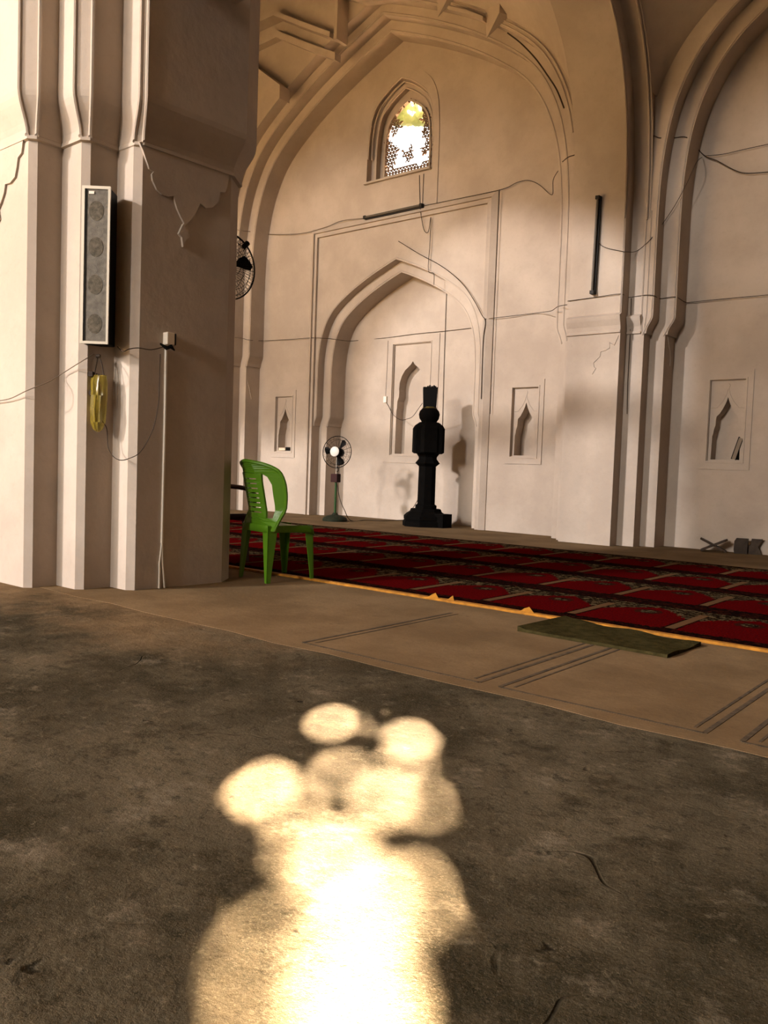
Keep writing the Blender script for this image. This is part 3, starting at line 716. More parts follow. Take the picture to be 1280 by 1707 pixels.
# ------------------------------------------------------------------ chairs
def warp_back(bm, zseat):
    for v in bm.verts:
        x, d, z = v.co
        h = z-zseat
        v.co = Vector((x, -0.185 - 0.20*h - 0.06*h*h + d + 2.0*(x*x)*min(1, h*6+0.35), z))
def chair(name, loc, rz, m, label, arms=False, S=1.0):
    t = thing(name, loc, label, 'chair', rz)
    zs = 0.41
    # seat: dished slab with a turned-down rim
    bm = BM(); n = 10; rows = []
    for j in range(n+1):
        r = []
        for i in range(n+1):
            u, v = i/n*2-1, j/n*2-1
            x = u*(0.195+0.012*v); y = v*0.20
            e = max(abs(u), abs(v)); z = zs - 0.018*(1-e**2.2) - (0.022*max(0, v-0.7)/0.3 if v > 0.7 else 0)
            cr = max(0, abs(u)+abs(v)-1.75); x *= 1-0.25*cr; y *= 1-0.25*cr
            r.append(bm.verts.new((x, y, z)))
        rows.append(r)
    for a, b in zip(rows, rows[1:]):
        for k in range(n): bm.faces.new((a[k], a[k+1], b[k+1], b[k]))
    rim = [rows[0][k] for k in range(n+1)] + [rows[j][n] for j in range(1, n+1)] + [rows[n][k] for k in range(n-1, -1, -1)] + [rows[j][0] for j in range(n-1, 0, -1)]
    lo = [bm.verts.new((v.co.x*1.03, v.co.y*1.03, v.co.z-0.05)) for v in rim]
    for k in range(len(rim)): bm.faces.new((rim[k], lo[k], lo[(k+1) % len(rim)], rim[(k+1) % len(rim)]))
    seat = finish('seat', bm, m, t, smooth=True)
    sm = seat.modifiers.new('thick', 'SOLIDIFY'); sm.thickness = 0.006; sm.offset = -1
    # backrest: rounded panel, two tall side openings, eight slots
    N = 24; outer = []
    half = [(0.215, zs-0.04), (0.230, zs+0.06), (0.248, zs+0.16), (0.258, zs+0.24), (0.258, zs+0.32), (0.238, zs+0.39), (0.17, zs+0.43), (0.08, zs+0.447), (0.0, zs+0.455)]
    sp_ = smooth_path([(a, b, 0) for a, b in half], 3)
    outer = [(p.x, p.y) for p in sp_] + [(-p.x, p.y) for p in reversed(sp_[:-1])]
    hol = []
    for s in (1, -1):
        h = [(0.125, zs+0.05), (0.180, zs+0.05), (0.189, zs+0.14), (0.189, zs+0.22), (0.192, zs+0.29), (0.172, zs+0.345), (0.134, zs+0.367), (0.126, zs+0.31), (0.123, zs+0.15)]
        hol.append([(s*a, b) for a, b in h])
    for k in range(8):
        z = zs+0.085+k*0.034; hol.append(rect(-0.085, 0.085, z, z+0.0085))
    bm = BM(); plate(bm, outer, hol, 0.0, 0.014)
    bmesh.ops.subdivide_edges(bm, edges=[e for e in bm.edges if e.calc_length() > 0.05], cuts=2, use_grid_fill=True)
    bmesh.ops.triangulate(bm, faces=bm.faces)
    warp_back(bm, zs)
    finish('backrest', bm, m, t)
    bm = BM()       # rolled rim round the back
    pts = []
    for x, z in outer:
        h = z-zs; pts.append((x, -0.185-0.20*h-0.06*h*h+0.007+2.0*x*x*min(1, h*6+0.35), z))
    tube(bm, pts, 0.013, 7)
    finish('back_rim', bm, m, t, smooth=True)
    for sx in (1, -1):
        for sy in (1, -1):
            bm = BM()
            x0, y0 = sx*0.165, sy*(0.17); x1, y1 = sx*0.200, sy*0.200
            wt, wb = (0.060, 0.030) if sy < 0 else (0.050, 0.026)
            # angle section: one web faces sideways, one faces fore or aft
            for a in (0, 1):
                zt = zs-0.005
                if a == 0: q = [(x0+sx*0.02, y0+sy*0.02, zt), (x0+sx*0.02, y0-sy*wt, zt), (x1, y1-sy*wb, 0.0), (x1, y1, 0.0)]; off = Vector((-sx*0.007, 0, 0))
                else: q = [(x0+sx*0.02, y0+sy*0.02, zt), (x0-sx*wt, y0+sy*0.02, zt), (x1-sx*wb, y1, 0.0), (x1, y1, 0.0)]; off = Vector((0, -sy*0.007, 0))
                Aa = [bm.verts.new(p) for p in q]; Bb = [bm.verts.new(Vector(p)+off) for p in q]
                bm.faces.new(Aa); bm.faces.new(Bb[::-1])
                for k in range(4): bm.faces.new((Aa[k], Bb[k], Bb[(k+1) % 4], Aa[(k+1) % 4]))
            finish('leg', bm, m, t)
    if arms:
        for sx in (1, -1):
            bm = BM()
            tube(bm, smooth_path([(sx*0.20, -0.24, zs+0.24), (sx*0.25, -0.12, zs+0.235), (sx*0.265, 0.06, zs+0.22), (sx*0.255, 0.18, zs+0.185), (sx*0.23, 0.215, zs+0.08), (sx*0.20, 0.20, zs-0.02)], 5), 0.019, 8)
            finish('armrest', bm, m, t, smooth=True)
    return t
ang = math.radians(12)
RR = Vector((-4.290, 3.985, 0)); Fd = Vector((math.sin(ang), math.cos(ang), 0)); Rt = Vector((math.cos(ang), -math.sin(ang), 0))
cpos = RR + Fd*0.2 - Rt*0.2
chair('plastic_chair', (cpos.x, cpos.y, 0.002), -ang, GREEN, 'green plastic chair without arms, standing beside the pillar')
chair('plastic_armchair', (-5.50, 4.52, 0.014), math.radians(-6), BROWN, 'dark brown plastic armchair mostly hidden behind the pillar', arms=True)

# ------------------------------------------------------------------ fans
def fan_head(t, R, m_cage, m_blade, badge=None, wires=40, nb=3, rot=0.3, rings=(0.28, 0.62, 0.85), hubfront=0.05):
    """cage, blades and motor around local +Y (the way the air blows)"""
    bm = BM()
    for rr, y, w_ in [(R, 0.0, 0.006)] + [(R*f, -0.02, 0.0022) for f in ()]:
        tube(bm, [(rr*math.cos(a), y, rr*math.sin(a)) for a in [2*PI*k/48 for k in range(49)]], w_, 6, cap=False)
    for f in rings:
        for s in (1, -1):
            y = s*0.075*math.sqrt(max(0, 1-f*f))
            tube(bm, [(R*f*math.cos(a), y, R*f*math.sin(a)) for a in [2*PI*k/40 for k in range(41)]], 0.0020, 5, cap=False)
    for k in range(wires):
        a = 2*PI*k/wires
        for s in (1, -1):
            pts = []
            for f in (0.26, 0.5, 0.75, 0.92, 1.0):
                aa = a + s*0.25*(1-f)
                pts.append((R*f*math.cos(aa), s*0.08*math.sqrt(max(0, 1-f*f)), R*f*math.sin(aa)))
            tube(bm, pts, 0.0016, 4)
    finish('cage', bm, m_cage, t)
    bm = BM()
    M = Matrix.Rotation(-PI/2, 4, 'X')
    lathe(bm, [(0.001, -0.16), (R*0.2, -0.155), (R*0.27, -0.12), (R*0.28, -0.05), (R*0.2, -0.03), (R*0.16, 0.03), (0.001, 0.04)], 20, M=M)
    finish('motor', bm, m_blade, t, smooth=True)
    for k in range(nb):
        bm = BM(); a0 = rot+2*PI*k/nb; rows = []
        for f in (0.15, 0.35, 0.6, 0.8, 0.88):
            wd = {0.15: 0.28, 0.35: 0.42, 0.6: 0.62, 0.8: 0.58, 0.88: 0.3}[f]
            rows.append([bm.verts.new((R*f*math.cos(a0+wd*q_), 0.03*q_*1.4, R*f*math.sin(a0+wd*q_))) for q_ in (-0.5, -0.2, 0.2, 0.5)])
        for a, b in zip(rows, rows[1:]):
            for q_ in range(3): bm.faces.new((a[q_], a[q_+1], b[q_+1], b[q_]))
        ob = finish('blade', bm, m_blade, t, smooth=True); so_ = ob.modifiers.new('thick', 'SOLIDIFY'); so_.thickness = 0.004
    if badge:
        bm = BM(); lathe(bm, [(0.001, 0.075), (R*0.30, 0.075), (R*0.31, 0.083), (R*0.26, 0.090), (0.001, 0.092)], 24, M=M)
        finish('badge', bm, badge, t, smooth=True)
# pedestal fan by the mihrab
FB = at(558, 868, Y=9.4)
pf = thing('pedestal_fan', (FB.x, 9.4, 0.002), 'green pedestal fan with round cage and white centre standing by the wall recess', 'fan')
bm = BM(); lathe(bm, [(0.19, 0), (0.195, 0.025), (0.17, 0.06), (0.11, 0.085), (0.05, 0.10), (0.03, 0.13), (0.001, 0.13)], 28); finish('base', bm, FAN_BASE, pf, smooth=True)
bm = BM(); lathe(bm, [(0.019, 0.10), (0.019, 0.62), (0.001, 0.62)], 14); finish('pole', bm, FAN_GREEN, pf, smooth=True)
bm = BM(); lathe(bm, [(0.011, 0.6), (0.011, 0.98), (0.001, 0.98)], 12); finish('inner_pole', bm, STEEL, pf, smooth=True)
bm = BM(); box(bm, -0.075, 0.055, -0.045, 0.045, 0.60, 0.73); bevel(bm, 0.01); finish('control_box', bm, RED_BOX, pf)
bm = BM(); tube(bm, [(0.015+0.03*math.cos(a), 0, 0.80+0.035*math.sin(a)) for a in [2*PI*k/16 for k in range(17)]], 0.006, 6, cap=False); finish('handle', bm, BLACK, pf)
hd = bpy.data.objects.new('fan_head', None); COL.objects.link(hd); hd.parent = pf; hd.location = (0, 0, 1.065)
face = math.atan2(-0.80, 0.60)
hd.rotation_euler = (math.radians(4), 0, math.radians(-165))
fan_head(hd, 0.245, BLACK, BLACK, badge=BADGE, wires=20, nb=3, rot=2.2, rings=(0.30, 0.80))
# wall fan behind the pillar
FC = at(379, 443, Y=4.25)
wfn = thing('wall_fan', tuple(FC), 'black wall fan sticking out behind the pillar edge, high up', 'fan')
h2 = bpy.data.objects.new('fan_head', None); COL.objects.link(h2); h2.parent = wfn
h2.rotation_euler = (0, 0, math.radians(-96))
fan_head(h2, 0.258, BLACK, BLACK, wires=52, nb=3, rot=0.75, rings=(0.3, 0.5, 0.72, 0.9))
bm = BM(); tube(bm, [(-0.02, 0.0, 0), (-0.12, -0.08, -0.12), (-0.12, -0.215, -0.20)], 0.02, 8); box(bm, -0.18, -0.05, -0.235, -0.205, -0.30, -0.12); finish('wall_bracket', bm, BLACK, wfn)
bm = BM(); tube(bm, [(0.0, 0.16, 0.18), (0.0, 0.185, 0.205), (0.0, 0.20, 0.22)], 0.022, 8); finish('cage_clip', bm, BLACK, wfn)

# ------------------------------------------------------------------ dark stone lamp column
CX, CYY = at(713, 760, Y=9.95).x, 9.95
col = thing('stone_column', (CX, CYY, 0.002), 'tall black carved stone column standing free before the wall recess', 'column')
ph8 = PI/8
bm = BM()
lathe(bm, [(0.43, 0.0), (0.43, 0.07), (0.40, 0.09), (0.41, 0.10), (0.41, 0.15), (0.36, 0.19), (0.30, 0.22), (0.28, 0.26), (0.001, 0.26)], 8, phase=ph8)
box(bm, 0.28, 0.50, -0.16, 0.12, 0.0, 0.20); finish('base', bm, BLACK_STONE, col)
bm = BM(); lathe(bm, [(0.20, 0.26), (0.20, 0.31), (0.165, 0.33), (0.16, 0.93), (0.001, 0.93)], 8, phase=ph8); finish('shaft', bm, BLACK_STONE, col)
bm = BM(); lathe(bm, [(0.16, 0.89), (0.225, 0.935), (0.225, 0.945), (0.17, 1.0), (0.17, 1.03), (0.22, 1.085), (0.001, 1.085)], 8, phase=ph8); finish('neck_ring', bm, BLACK_STONE, col)
bm = BM(); box(bm, -0.235, 0.235, -0.235, 0.235, 1.085, 1.47, Matrix.Rotation(math.radians(39), 4, 'Z')); 
lathe(bm, [(0.26, 1.08), (0.30, 1.10), (0.30, 1.45), (0.26, 1.50), (0.18, 1.545), (0.001, 1.545)], 8, phase=ph8); finish('block', bm, BLACK_STONE, col)
bm = BM(); lathe(bm, [(0.13, 1.545), (0.175, 1.60), (0.19, 1.66), (0.175, 1.71), (0.13, 1.75), (0.001, 1.75)], 20); finish('capital', bm, BLACK_STONE, col, smooth=True)
bm = BM(); lathe(bm, [(0.12, 1.74), (0.13, 1.76), (0.12, 1.775), (0.001, 1.775)], 20); finish('collar', bm, mat('brass_dull', (0.10, 0.075, 0.02), 0.5, metal=0.5), col, smooth=True)
bm = BM(); Mz = Matrix.Rotation(math.radians(39), 4, 'Z')
vs = box(bm, -0.115, 0.115, -0.10, 0.10, 1.76, 2.06, Mz)
for v in vs:
    if v.co.z > 2: v.co.x *= 1.13; v.co.y *= 1.13
finish('lamp_housing', bm, BLACK, col)
bm = BM()
for k, x in enumerate((-0.045, -0.01, 0.03, 0.065, 0.09)): box(bm, x-0.014, x+0.014, -0.05, 0.05, 2.05, 2.08+0.012*(k % 2), Mz)
finish('housing_cap', bm, BLACK, col)
for ch in col.children:
    for v in ch.data.vertices: v.co.x *= 0.82; v.co.y *= 0.82

# ------------------------------------------------------------------ column loudspeaker and things on the pillar
sp_c = Vector((-4.70, 2.86, 0))
spk = thing('column_speaker', (sp_c.x, sp_c.y, 1.56), 'tall narrow loudspeaker with grey cloth front hung on the near pillar', 'loudspeaker', rz=math.radians(45-4))
# local -Y is the front
W2, D2, HH = 0.083, 0.15, 0.955
bm = BM(); box(bm, -W2, W2, 0.0, D2, 0, HH); bevel(bm, 0.004, 1); finish('cabinet', bm, BLACK, spk)
bm = BM(); plate(bm, rect(-W2-.004, W2+.004, -0.004, HH+0.004), [rect(-W2+0.014, W2-0.010, 0.012, HH-0.014)], -0.012, 0.004); finish('front_frame', bm, ALU, spk)
bm = BM(); box(bm, -W2+0.014, W2-0.010, -0.006, 0.003, 0.012, HH-0.014); finish('grille_cloth', bm, GREY_GRILLE, spk)
DRV = mat('dark_cone_behind_cloth', (0.11, 0.095, 0.07), 0.95, var=0.5, scale=60)
for z in (0.12, 0.36, 0.59, 0.81):
    bm = BM(); Mx = Matrix.Rotation(PI/2, 4, 'X')
    lathe(bm, [(0.045, 0.0), (0.045, 0.0075), (0.03, 0.0085), (0.001, 0.0085)], 24, M=Matrix.Translation((0.002, 0, z)) @ Matrix.Scale(1.35, 4, (0, 0, 1)) @ Mx)
    finish('driver', bm, DRV, spk)
bm = BM(); box(bm, -0.045, -0.012, -0.010, -0.005, HH-0.045, HH-0.028); tag(finish('maker_plate', bm, WHITEPL, spk), 'small blank metal plate')
bm = BM(); box(bm, -0.062, -0.058, -0.010, -0.004, 0.012, HH-0.014); finish('frame_groove', bm, BLACK, spk)
# hanging clear plastic bag
bp_ = at(165, 625, X=-4.76)
bag = thing('plastic_bag', tuple(bp_), 'clear yellowish plastic bag hanging on a nail below the loudspeaker', 'bag', rz=math.radians(40))
bm = BM(); rows = []
random.seed(11)
for k, (z, wx, wy) in enumerate(((0.0, .045, .012), (-.05, .05, .03), (-.13, .05, .036), (-.22, .052, .04), (-.30, .045, .036), (-.345, .028, .02), (-.36, .008, .006))):
    rows.append([bm.verts.new((wx*math.cos(2*PI*i/18)*(1+.12*math.sin(i*2.2+k)), wy*math.sin(2*PI*i/18)*(1+.3*math.sin(i*3.1+k*1.7)), z)) for i in range(18)])
for a, b in zip(rows, rows[1:]):
    for i in range(18): bm.faces.new((a[i], a[(i+1) % 18], b[(i+1) % 18], b[i]))
bm.faces.new(rows[-1]); finish('film', bm, BAG, bag, smooth=True)
bm = BM()
for x, y, z0, z1 in ((-.035, 0, -.19, .0), (-.018, .012, -.15, .01), (.0, -.01, -.17, .005), (-.028, -.012, -.21, -.06)): tube(bm, [(x, y, z0), (x+.004, y, (z0+z1)/2), (x, y, z1)], 0.0045, 6)
box(bm, -.062, -.035, -.02, .012, -.012, .018); box(bm, -.055, -.02, -.018, .0, -.13, -.10)
finish('coiled_wire', bm, CABLE, bag)
bm = BM(); tube(bm, smooth_path([(-.03, 0, 0), (-.02, .01, .07), (-.012, .015, .115), (.01, .012, .08), (.03, 0, .0)], 5), 0.0035, 6); finish('hanger', bm, CABLE, bag)
bm = BM()
lathe(bm, [(0.012, -.012), (0.012, .012), (.001, .012)], 10, M=Matrix.Translation((-.012, .015, .12)) @ Matrix.Rotation(PI/2, 4, 'Y')); finish('nail', bm, CABLE, bag)
# socket box and white conduit
sb = at(278, 568, X=-4.565)
sx_ = thing('switch_box', (XF(sb.y), sb.y, sb.z), 'small white socket box on the dark side of the pillar', 'socket')
bm = BM(); box(bm, 0.0, 0.05, -0.03, 0.03, -0.03, 0.05); bevel(bm, 0.004, 1); finish('box', bm, WHITEPL, sx_)
bm = BM(); box(bm, 0.012, 0.054, 0.0305, 0.036, -0.028, 0.046); finish('side_cover', bm, BLACK, sx_)
bm = BM(); tube(bm, [(0.03, -0.07, -0.03), (0.045, -0.03, -0.055), (0.05, 0.0, -0.04), (0.04, 0.035, -0.06)], [0.006, 0.014, 0.014, 0.005], 6); finish('plug', bm, BLACK, sx_)
bm = BM()
cx = lambda p, d=0.008: (XF(p.y)+d, p.y, p.z)
c1 = [cx(at(x, y, X=-4.56)) for x, y in ((277,582),(275,700),(272,820),(270,905))]
tube(bm, c1, 0.0105, 6)
tube(bm, [c1[-1], cx(at(266, 940, X=-4.56)), cx(at(265.5, 981, X=-4.56))], 0.007, 6)
tube(bm, [c1[-1], cx(at(271, 940, X=-4.56)), cx(at(274, 981, X=-4.56))], 0.008, 6)
tag(finish('conduit', bm, WHITEPL, smooth=True), 'thin white conduit running down the pillar to the floor, split at its foot', 'conduit')

def cable(label, pts, r=0.006, m=None, cat='cable', n=5, name='cable'):
    bm = BM(); tube(bm, smooth_path(pts, n), r*0.62, 6)
    return tag(finish(name, bm, m or CABLE, smooth=True), label, cat)
A = lambda x, y, **k: at(x, y, **k)
cable('slack wire from the left frame edge up to the nail below the loudspeaker', [A(-20,670,Y=2.60), A(15,665,Y=2.6), A(45,651,Y=2.6), A(80,637,Y=2.7), A(100,625,Y=2.80), A(135,603,Y=2.80), A(157,590,X=-4.765)], 0.005, CABLE_GREY)
cable('thin black wire joining the loudspeaker to the socket box', [A(196,578,X=-4.72), A(205,586,X=-4.56), A(215,582,X=-4.55), A(230,580,X=-4.545), A(252,583,X=-4.54), A(274,578,X=-4.535)], 0.005, CABLE)
cable('long black wire hanging in a loop between plastic bag and socket box', [A(170,702,X=-4.75), A(178,715,X=-4.74), A(180,745,X=-4.72), A(188,760,X=-4.62), A(200,767,X=-4.54), A(216,764,X=-4.53), A(235,752,X=-4.52), A(255,715,X=-4.52), A(264,670,X=-4.52), A(266,620,X=-4.52), A(267,590,X=-4.52)], 0.0045, CABLE)

# ------------------------------------------------------------------ cables on the back wall
e = 0.012
wy = YW-0.03-e
cable('wire sagging along the wall from the left arch to the tube light under the window', [A(388,381,Y=Y1-e), A(404,385,Y=Y1-.02), A(416,386,Y=Y2-e), A(440,390,Y=wy), A(475,391,Y=wy), A(510,388,Y=wy), A(545,378,Y=wy), A(570,368,Y=wy), A(608,364,Y=wy)], 0.010, CABLE_GREY)
cable('wire from the window tube light rightwards, dipping at the wall corner', [A(706,343,Y=wy), A(760,332,Y=wy), A(835,316,Y=wy), A(862,304,Y=wy), A(882,301,Y=wy), A(900,309,Y=wy), A(920,325,Y=wy), A(922,300,Y=Y2-e), A(930,285,Y=Y1-e)], 0.007)
cable('long wire crossing the pier and drooping over to the right bay', [A(937,270,Y=Y0-e), A(947,262,Y=Y0-e), A(958,258,Y=Y0-e), A(962,251,Y=Y0-e), A(1000,243,Y=Y0-e), A(1045,234,Y=Y0-e), A(1058,239,Y=Y1-e), A(1072,236,Y=Y1-e), A(1088,227,Y=Y1-e), A(1100,230,Y=Y1-e), A(1122,230,Y=Y2-e), A(1144,229,Y=Y2-e), A(1160,245,Y=wy), A(1175,260,Y=wy), A(1195,268,Y=wy), A(1225,284,Y=wy), A(1248,289,Y=wy), A(1300,285,Y=wy)], 0.009)
cable('thin straight wire rising to the right edge from the right bay arch', [A(1175,260,Y=wy), A(1205,257,Y=wy), A(1240,249,Y=wy), A(1300,236,Y=wy)], 0.006)
cable('wire from the pier tube light looping up to the right arch', [A(996,402,Y=Y0-.05), A(1002,409,Y=Y0-e), A(1013,414,Y=Y0-e), A(1032,418,Y=Y0-e), A(1045,420,Y=Y0-e), A(1062,418,Y=Y1-e), A(1085,398,Y=Y1-e), A(1105,372,Y=Y2-.05), A(1125,342,Y=Y2-.05), A(1145,305,Y=Y2-.05), A(1160,272,Y=Y2-.03), A(1170,262,Y=wy)], 0.006)
bm = BM()
cable('straight dark wire crossing the left half of the mihrab wall', [A(389,562,Y=Y1-e), A(404,564,Y=Y1-e), A(416,567,Y=Y2-e), A(440,568,Y=wy), A(480,566,Y=wy), A(524,563,Y=wy), A(538,564,Y=wy), A(553,565,Y=YN1-.02), A(575,568,Y=YN1-.02), A(592,568,Y=YN2-e), A(645,563,Y=YN2-e), A(690,557,Y=YN2-e), A(741,552,Y=YN2-e), A(785,547,Y=YN2-e)], 0.007)
cable('straight dark wire along the cornice line from mihrab arch to pier', [A(808,532,Y=wy), A(850,527,Y=wy), A(900,521,Y=wy), A(919,518,Y=Y2-e), A(930,511,Y=Y1-e), A(945,508,Y=Y0-e)], 0.007)
cable('straight dark wire crossing the pier into the right bay', [A(946,502,Y=Y0-e), A(990,496,Y=Y0-e), A(1034,490,Y=Y0-e), A(1045,496,Y=Y1-e), A(1075,492,Y=Y1-e), A(1090,493,Y=Y1-e), A(1100,498,Y=Y2-e), A(1125,495,Y=Y2-e), A(1143,504,Y=wy), A(1157,503,Y=wy), A(1220,497,Y=wy), A(1300,490,Y=wy)], 0.007)
cable('black cable following the right curve of the mihrab arch down the wall', [A(664,402,Y=wy), A(700,424,Y=wy), A(730,440,Y=wy), A(755,458,Y=wy), A(775,478,Y=wy), A(792,504,Y=wy), A(803,525,Y=wy), A(809,536,Y=wy), A(806,560,Y=wy), A(804,600,Y=wy), A(802,665,Y=wy)], 0.009)
cable('vertical wire dropping from the window past the mihrab apex', [A(699,292,Y=wy), A(700,340,Y=wy), A(702,360,Y=wy), A(707,384,Y=wy), A(714,386,Y=wy), A(718,362,Y=wy), A(717,400,Y=wy), A(714,450,Y=wy), A(723,456,Y=wy), A(723,475,Y=wy)], 0.008)
cable('vertical wire on the mihrab back wall right of the niche', [A(744,488,Y=YN2-e), A(742,550,Y=YN2-e), A(740,610,Y=YN2-e), A(737,720,Y=YN2-e)], 0.007)
cable('thin vertical wire with small plug left of the mihrab niche, sagging to the column lamp', [A(647,568,Y=YN2-e), A(645,620,Y=YN2-e), A(643,664,Y=YN2-e), A(648,678,Y=YN2-.03), A(656,692,Y=YN2-.05), A(668,700,Y=YN2-.1), A(680,698,Y=YN2-.2), A(688,694,Y=10.2), A(697,682,Y=10.0), A(704,672,Y=9.95)], 0.007)
bm = BM(); pz = at(642.5, 666, Y=YN2-0.02); box(bm, -0.03, 0.03, -0.02, 0.02, -0.05, 0.05)
tag(finish('wall_plug', bm, WHITEPL, loc=tuple(pz)), 'small plug box on the mihrab wall left of the niche', 'socket')
cable('long straight dark line down the wall right of the mihrab frame', [A(833,317,Y=wy), A(827,450,Y=wy), A(822,560,Y=wy), A(817,690,Y=wy)], 0.007)  # thin dark line following the outer right edge of the frame
cable('short vertical wire on the pier beside the right arches', [A(1052,497,Y=Y1-e), A(1050,560,Y=Y1-e), A(1046,640,Y=Y1-e), A(1045,690,Y=Y1-e)], 0.006)
cable('fan cord lying along the floor to the stone column', [A(561,800,Y=9.38), A(566,830,Y=9.36), A(574,850,Y=9.34), A(585,868,Z=0.012), A(610,867,Z=0.012), A(640,868,Z=0.012), A(672,867,Z=0.012)], 0.009)
cable('short cord leaning from the floor against the stone column shaft', [A(672,868,Z=0.012), A(680,858,Y=9.85), A(690,844,Y=9.88), A(697,832,Y=9.93)], 0.008)

# ------------------------------------------------------------------ tube lights (off)
def tube_light(a, b, up, label):
    a, b, up = Vector(a), Vector(b), Vector(up).normalized(); d = (b-a); L = d.length; x = d.normalized(); y = up; z = x.cross(y)
    t = thing('tube_light', tuple(a), label, 'lamp')
    M = Matrix(((x.x, y.x, z.x, 0), (x.y, y.y, z.y, 0), (x.z, y.z, z.z, 0), (0, 0, 0, 1)))
    bm = BM(); box(bm, 0, L, -0.012, 0.020, -0.028, 0.028, M); finish('batten', bm, TUBE_BODY, t)
    bm = BM(); tube(bm, [M @ Vector((0.03, 0.042, 0)), M @ Vector((L-0.03, 0.042, 0))], 0.014, 10); finish('tube', bm, TUBE_GLASS, t, smooth=True)
    for q_ in (0.0, L-0.04):
        bm = BM(); box(bm, q_, q_+0.04, -0.012, 0.062, -0.024, 0.024, M); finish('end_holder', bm, TUBE_BODY, t)
    return t
cable('dark line along the arch edge at upper right of the window bay', [A(846,55,Y=Y0-e), A(868,72,Y=Y0-e), A(892,97,Y=Y0-e), A(912,125,Y=Y0-e), A(928,150,Y=Y0-e), A(940,180,Y=Y0-e)], 0.016)  # dark line beside the arch beads, drawn as one tube
tube_light(at(609, 364, Y=YW-0.045), at(706, 343, Y=YW-0.045), (0, -1, 0), 'unlit black tube light lying level under the lattice window')
tube_light(at(989, 491, Y=Y0-0.02), at(999, 328, Y=Y0-0.02), (0, -1, 0), 'unlit black tube light mounted upright on the pier')

# ------------------------------------------------------------------ things in the niches and on the floor by the wall
n0 = NICHES[0]
t = thing('book', (n0-0.03, YW+0.07, 1.09), 'pale closed book lying at the foot of the left niche', 'book')
bm = BM(); box(bm, -0.10, 0.07, -0.06, 0.06, 0.0, 0.012); finish('back_cover', bm, PAPER, t)
bm = BM(); box(bm, -0.095, 0.065, -0.055, 0.057, 0.012, 0.042); finish('page_block', bm, mat('pages', (0.7, 0.6, 0.45), 0.9), t)
bm = BM(); box(bm, -0.10, 0.07, -0.06, 0.06, 0.042, 0.052); finish('front_cover', bm, PAPER, t)
t = thing('box', (n0+0.10, YW+0.08, 1.09), 'small black box beside the pale book in the left niche', 'box')
bm = BM(); box(bm, -0.055, 0.06, -0.06, 0.05, 0.0, 0.055); bevel(bm, 0.003, 1); finish('body', bm, BLACK, t)
bm = BM(); box(bm, -0.058, 0.063, -0.062, 0.052, 0.050, 0.062); finish('lid', bm, BLACK, t)
n2 = NICHES[2]
t = thing('book', (n2+0.115, YW+0.08, 1.09), 'dark book leaning upright in the far right niche', 'book')
Mb = Matrix.Rotation(math.radians(16), 4, 'Y')
bm = BM(); box(bm, -0.045, -0.038, -0.06, 0.07, 0.0, 0.27, Mb); box(bm, 0.006, 0.012, -0.06, 0.07, 0.0, 0.27, Mb)
for v in bm.verts: v.co.x -= 0.0
finish('cover', bm, BLACK, t)
bm = BM(); box(bm, -0.038, 0.006, -0.055, 0.065, 0.004, 0.262, Mb); finish('page_block', bm, mat('grey_pages', (0.25, 0.2, 0.15), 0.9), t)

def rehal_board(bm, w_, L, th):
    """one board of a folding book stand: scalloped ends"""
    o_ = [(-w_/2, 0), (-w_/2+0.02, 0.015), (0, 0.0), (w_/2-0.02, 0.015), (w_/2, 0), (w_/2, L*0.9), (w_/2-0.03, L), (0, L*0.97), (-w_/2+0.03, L), (-w_/2, L*0.9)]
    plate(bm, o_, [], -th/2, th/2)
RH = at(1198, 917, Z=0.006)
t = thing('book_stand', (RH.x+0.02, 9.94, 0.002), 'open wooden crossed book stand on the floor by the right wall', 'book stand', rz=math.radians(17))
for s in (1, -1):
    bm = BM(); rehal_board(bm, 0.18, 0.32, 0.018)
    M = Matrix.Rotation(math.radians(90), 4, 'Z')
    for v in bm.verts: v.co = M @ v.co
    R = Matrix.Translation((0, 0, 0.080)) @ Matrix.Rotation(s*math.radians(64), 4, 'Y') @ Matrix.Translation((0, 0, -0.155))
    for v in bm.verts: v.co = R @ v.co
    finish('board', bm, DARKWOOD, t)
RH2 = at(1249, 916, Z=0.006)
t = thing('book_stand', (-2.725, 10.03, 0.002), 'folded wooden book stand standing on its edge at the right, notched top', 'book stand', rz=math.radians(12))
bm = BM(); plate(bm, [(-0.17, 0.0), (-0.01, 0.0), (-0.01, 0.12), (0.0, 0.20), (-0.15, 0.20), (-0.175, 0.16), (-0.18, 0.05)], [], -0.02, 0.02); finish('board', bm, mat('worn_wood', (0.04, 0.026, 0.016), 0.7, var=0.5, scale=10), t)
bm = BM(); plate(bm, [(-0.03, 0.0), (0.16, 0.0), (0.15, 0.04), (0.12, 0.10), (0.15, 0.16), (0.175, 0.20), (0.035, 0.20), (0.03, 0.12), (-0.005, 0.11)], [], 0.0, 0.04, f=lambda a, d, z: (a, d+0.02, z)); finish('board', bm, mat('worn_wood_pale', (0.06, 0.040, 0.026), 0.7, var=0.5, scale=10), t)
for ch in t.children:
    for v in ch.data.vertices: v.co.x *= 0.86; v.co.z *= 0.9

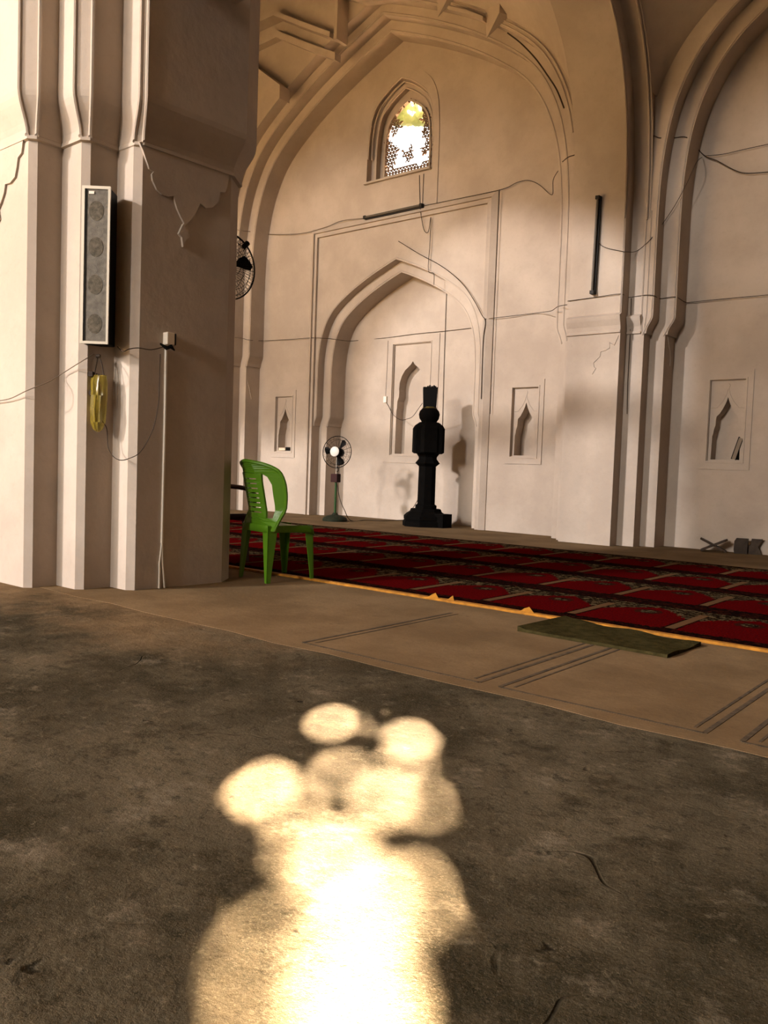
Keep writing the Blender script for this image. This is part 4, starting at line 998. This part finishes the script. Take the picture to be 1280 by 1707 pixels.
# ------------------------------------------------------------------ tree outside the lattice window
SUNV = -SUN_DIR
sx1 = SUNV.cross(Vector((0, 0, 1))).normalized(); sx2 = sx1.cross(SUNV).normalized()
WC = Vector((BAY, 10.34, 6.0)); DIST = 7.5
CC = WC + SUNV*DIST
gp = []
for x, y, r in GAPS:
    d = Vector((x, y, 0)) - CC; gp.append((d.dot(sx1), d.dot(sx2), r))
tr = thing('tree', (CC.x-1.6*sx1.x, CC.y-1.6*sx1.y, 0.0), 'leafy tree glowing in the sun outside the lattice window', 'tree')
TB = tr.location
zc = CC.z
bm = BM(); tube(bm, smooth_path([(0, 0, 0), (-0.1, 0.05, zc*0.35), (0.05, 0.1, zc*0.7), (0, 0, zc+0.2)], 4), [0.22-0.008*k for k in range(13)], 10); finish('trunk', bm, BARK, tr, smooth=True)
bm = BM()
for a_, b_, h_ in ((1.5, .2, 1.0), (-1.0, .5, .9), (.6, 1.1, 1.4), (2.4, .9, 1.2)):
    e_ = sx1*a_ + Vector((-.6, .7, 0))*b_
    tube(bm, smooth_path([(0, 0, zc-0.2), (e_.x*.3, e_.y*.3, zc+h_*.7), (e_.x, e_.y, zc+h_)], 4), [0.09-0.008*k for k in range(9)], 7)
finish('branches', bm, BARK, tr, smooth=True)
bm = BM(); random.seed(21)
def clear(u, v, rad):
    for a, b, r in gp:
        if (u-a)**2+(v-b)**2 < (r+rad)**2: return False
    return True
def leaf(u, v, wv, s):
    c = CC + sx1*u + sx2*v + SUNV*wv - TB
    nrm = (SUNV + Vector((random.uniform(-.45, .45), random.uniform(-.45, .45), random.uniform(-.45, .45)))).normalized()
    a = nrm.orthogonal().normalized(); a.rotate(Matrix.Rotation(random.uniform(0, 2*PI), 3, nrm)); b = nrm.cross(a)
    pts = [a*s, a*s*.45+b*s*.5, -a*s*.45+b*s*.45, -a*s*.9, -a*s*.45-b*s*.45, a*s*.45-b*s*.5]
    bm.faces.new([bm.verts.new(c+p_) for p_ in pts])
step = 0.032
for layer in range(4):
    u = -0.85
    while u < 0.85:
        v = -0.60
        while v < 1.1:
            uu, vv = u+random.uniform(-.5, .5)*step, v+random.uniform(-.5, .5)*step
            for s in ((0.07, 0.045, 0.028, 0.016) if layer < 2 else (0.06, 0.035, 0.022)):
                if clear(uu, vv, s):
                    leaf(uu, vv, layer*0.16+random.uniform(0, .12), s*1.25); break
            v += step*(1.0 if layer == 0 else 1.6)
        u += step*(1.0 if layer == 0 else 1.6)
for a_, b_, r_ in gp:
    for k in range(14):
        t_ = 2*PI*k/14; sm_ = 0.020
        u_, v_ = a_+(r_+sm_)*math.cos(t_), b_+(r_+sm_)*math.sin(t_)
        if clear(u_, v_, sm_*0.75): leaf(u_, v_, random.uniform(0, .05), sm_*1.15)
for k in range(900):
    a = random.uniform(-0.25, PI+0.25); rr = random.uniform(.95, 2.0)
    leaf(rr*math.cos(a), rr*math.sin(a), random.uniform(-.2, 1.4), random.uniform(.05, .12))
lf = finish('foliage', bm, LEAF, tr, weld=False); lf['kind'] = 'stuff'
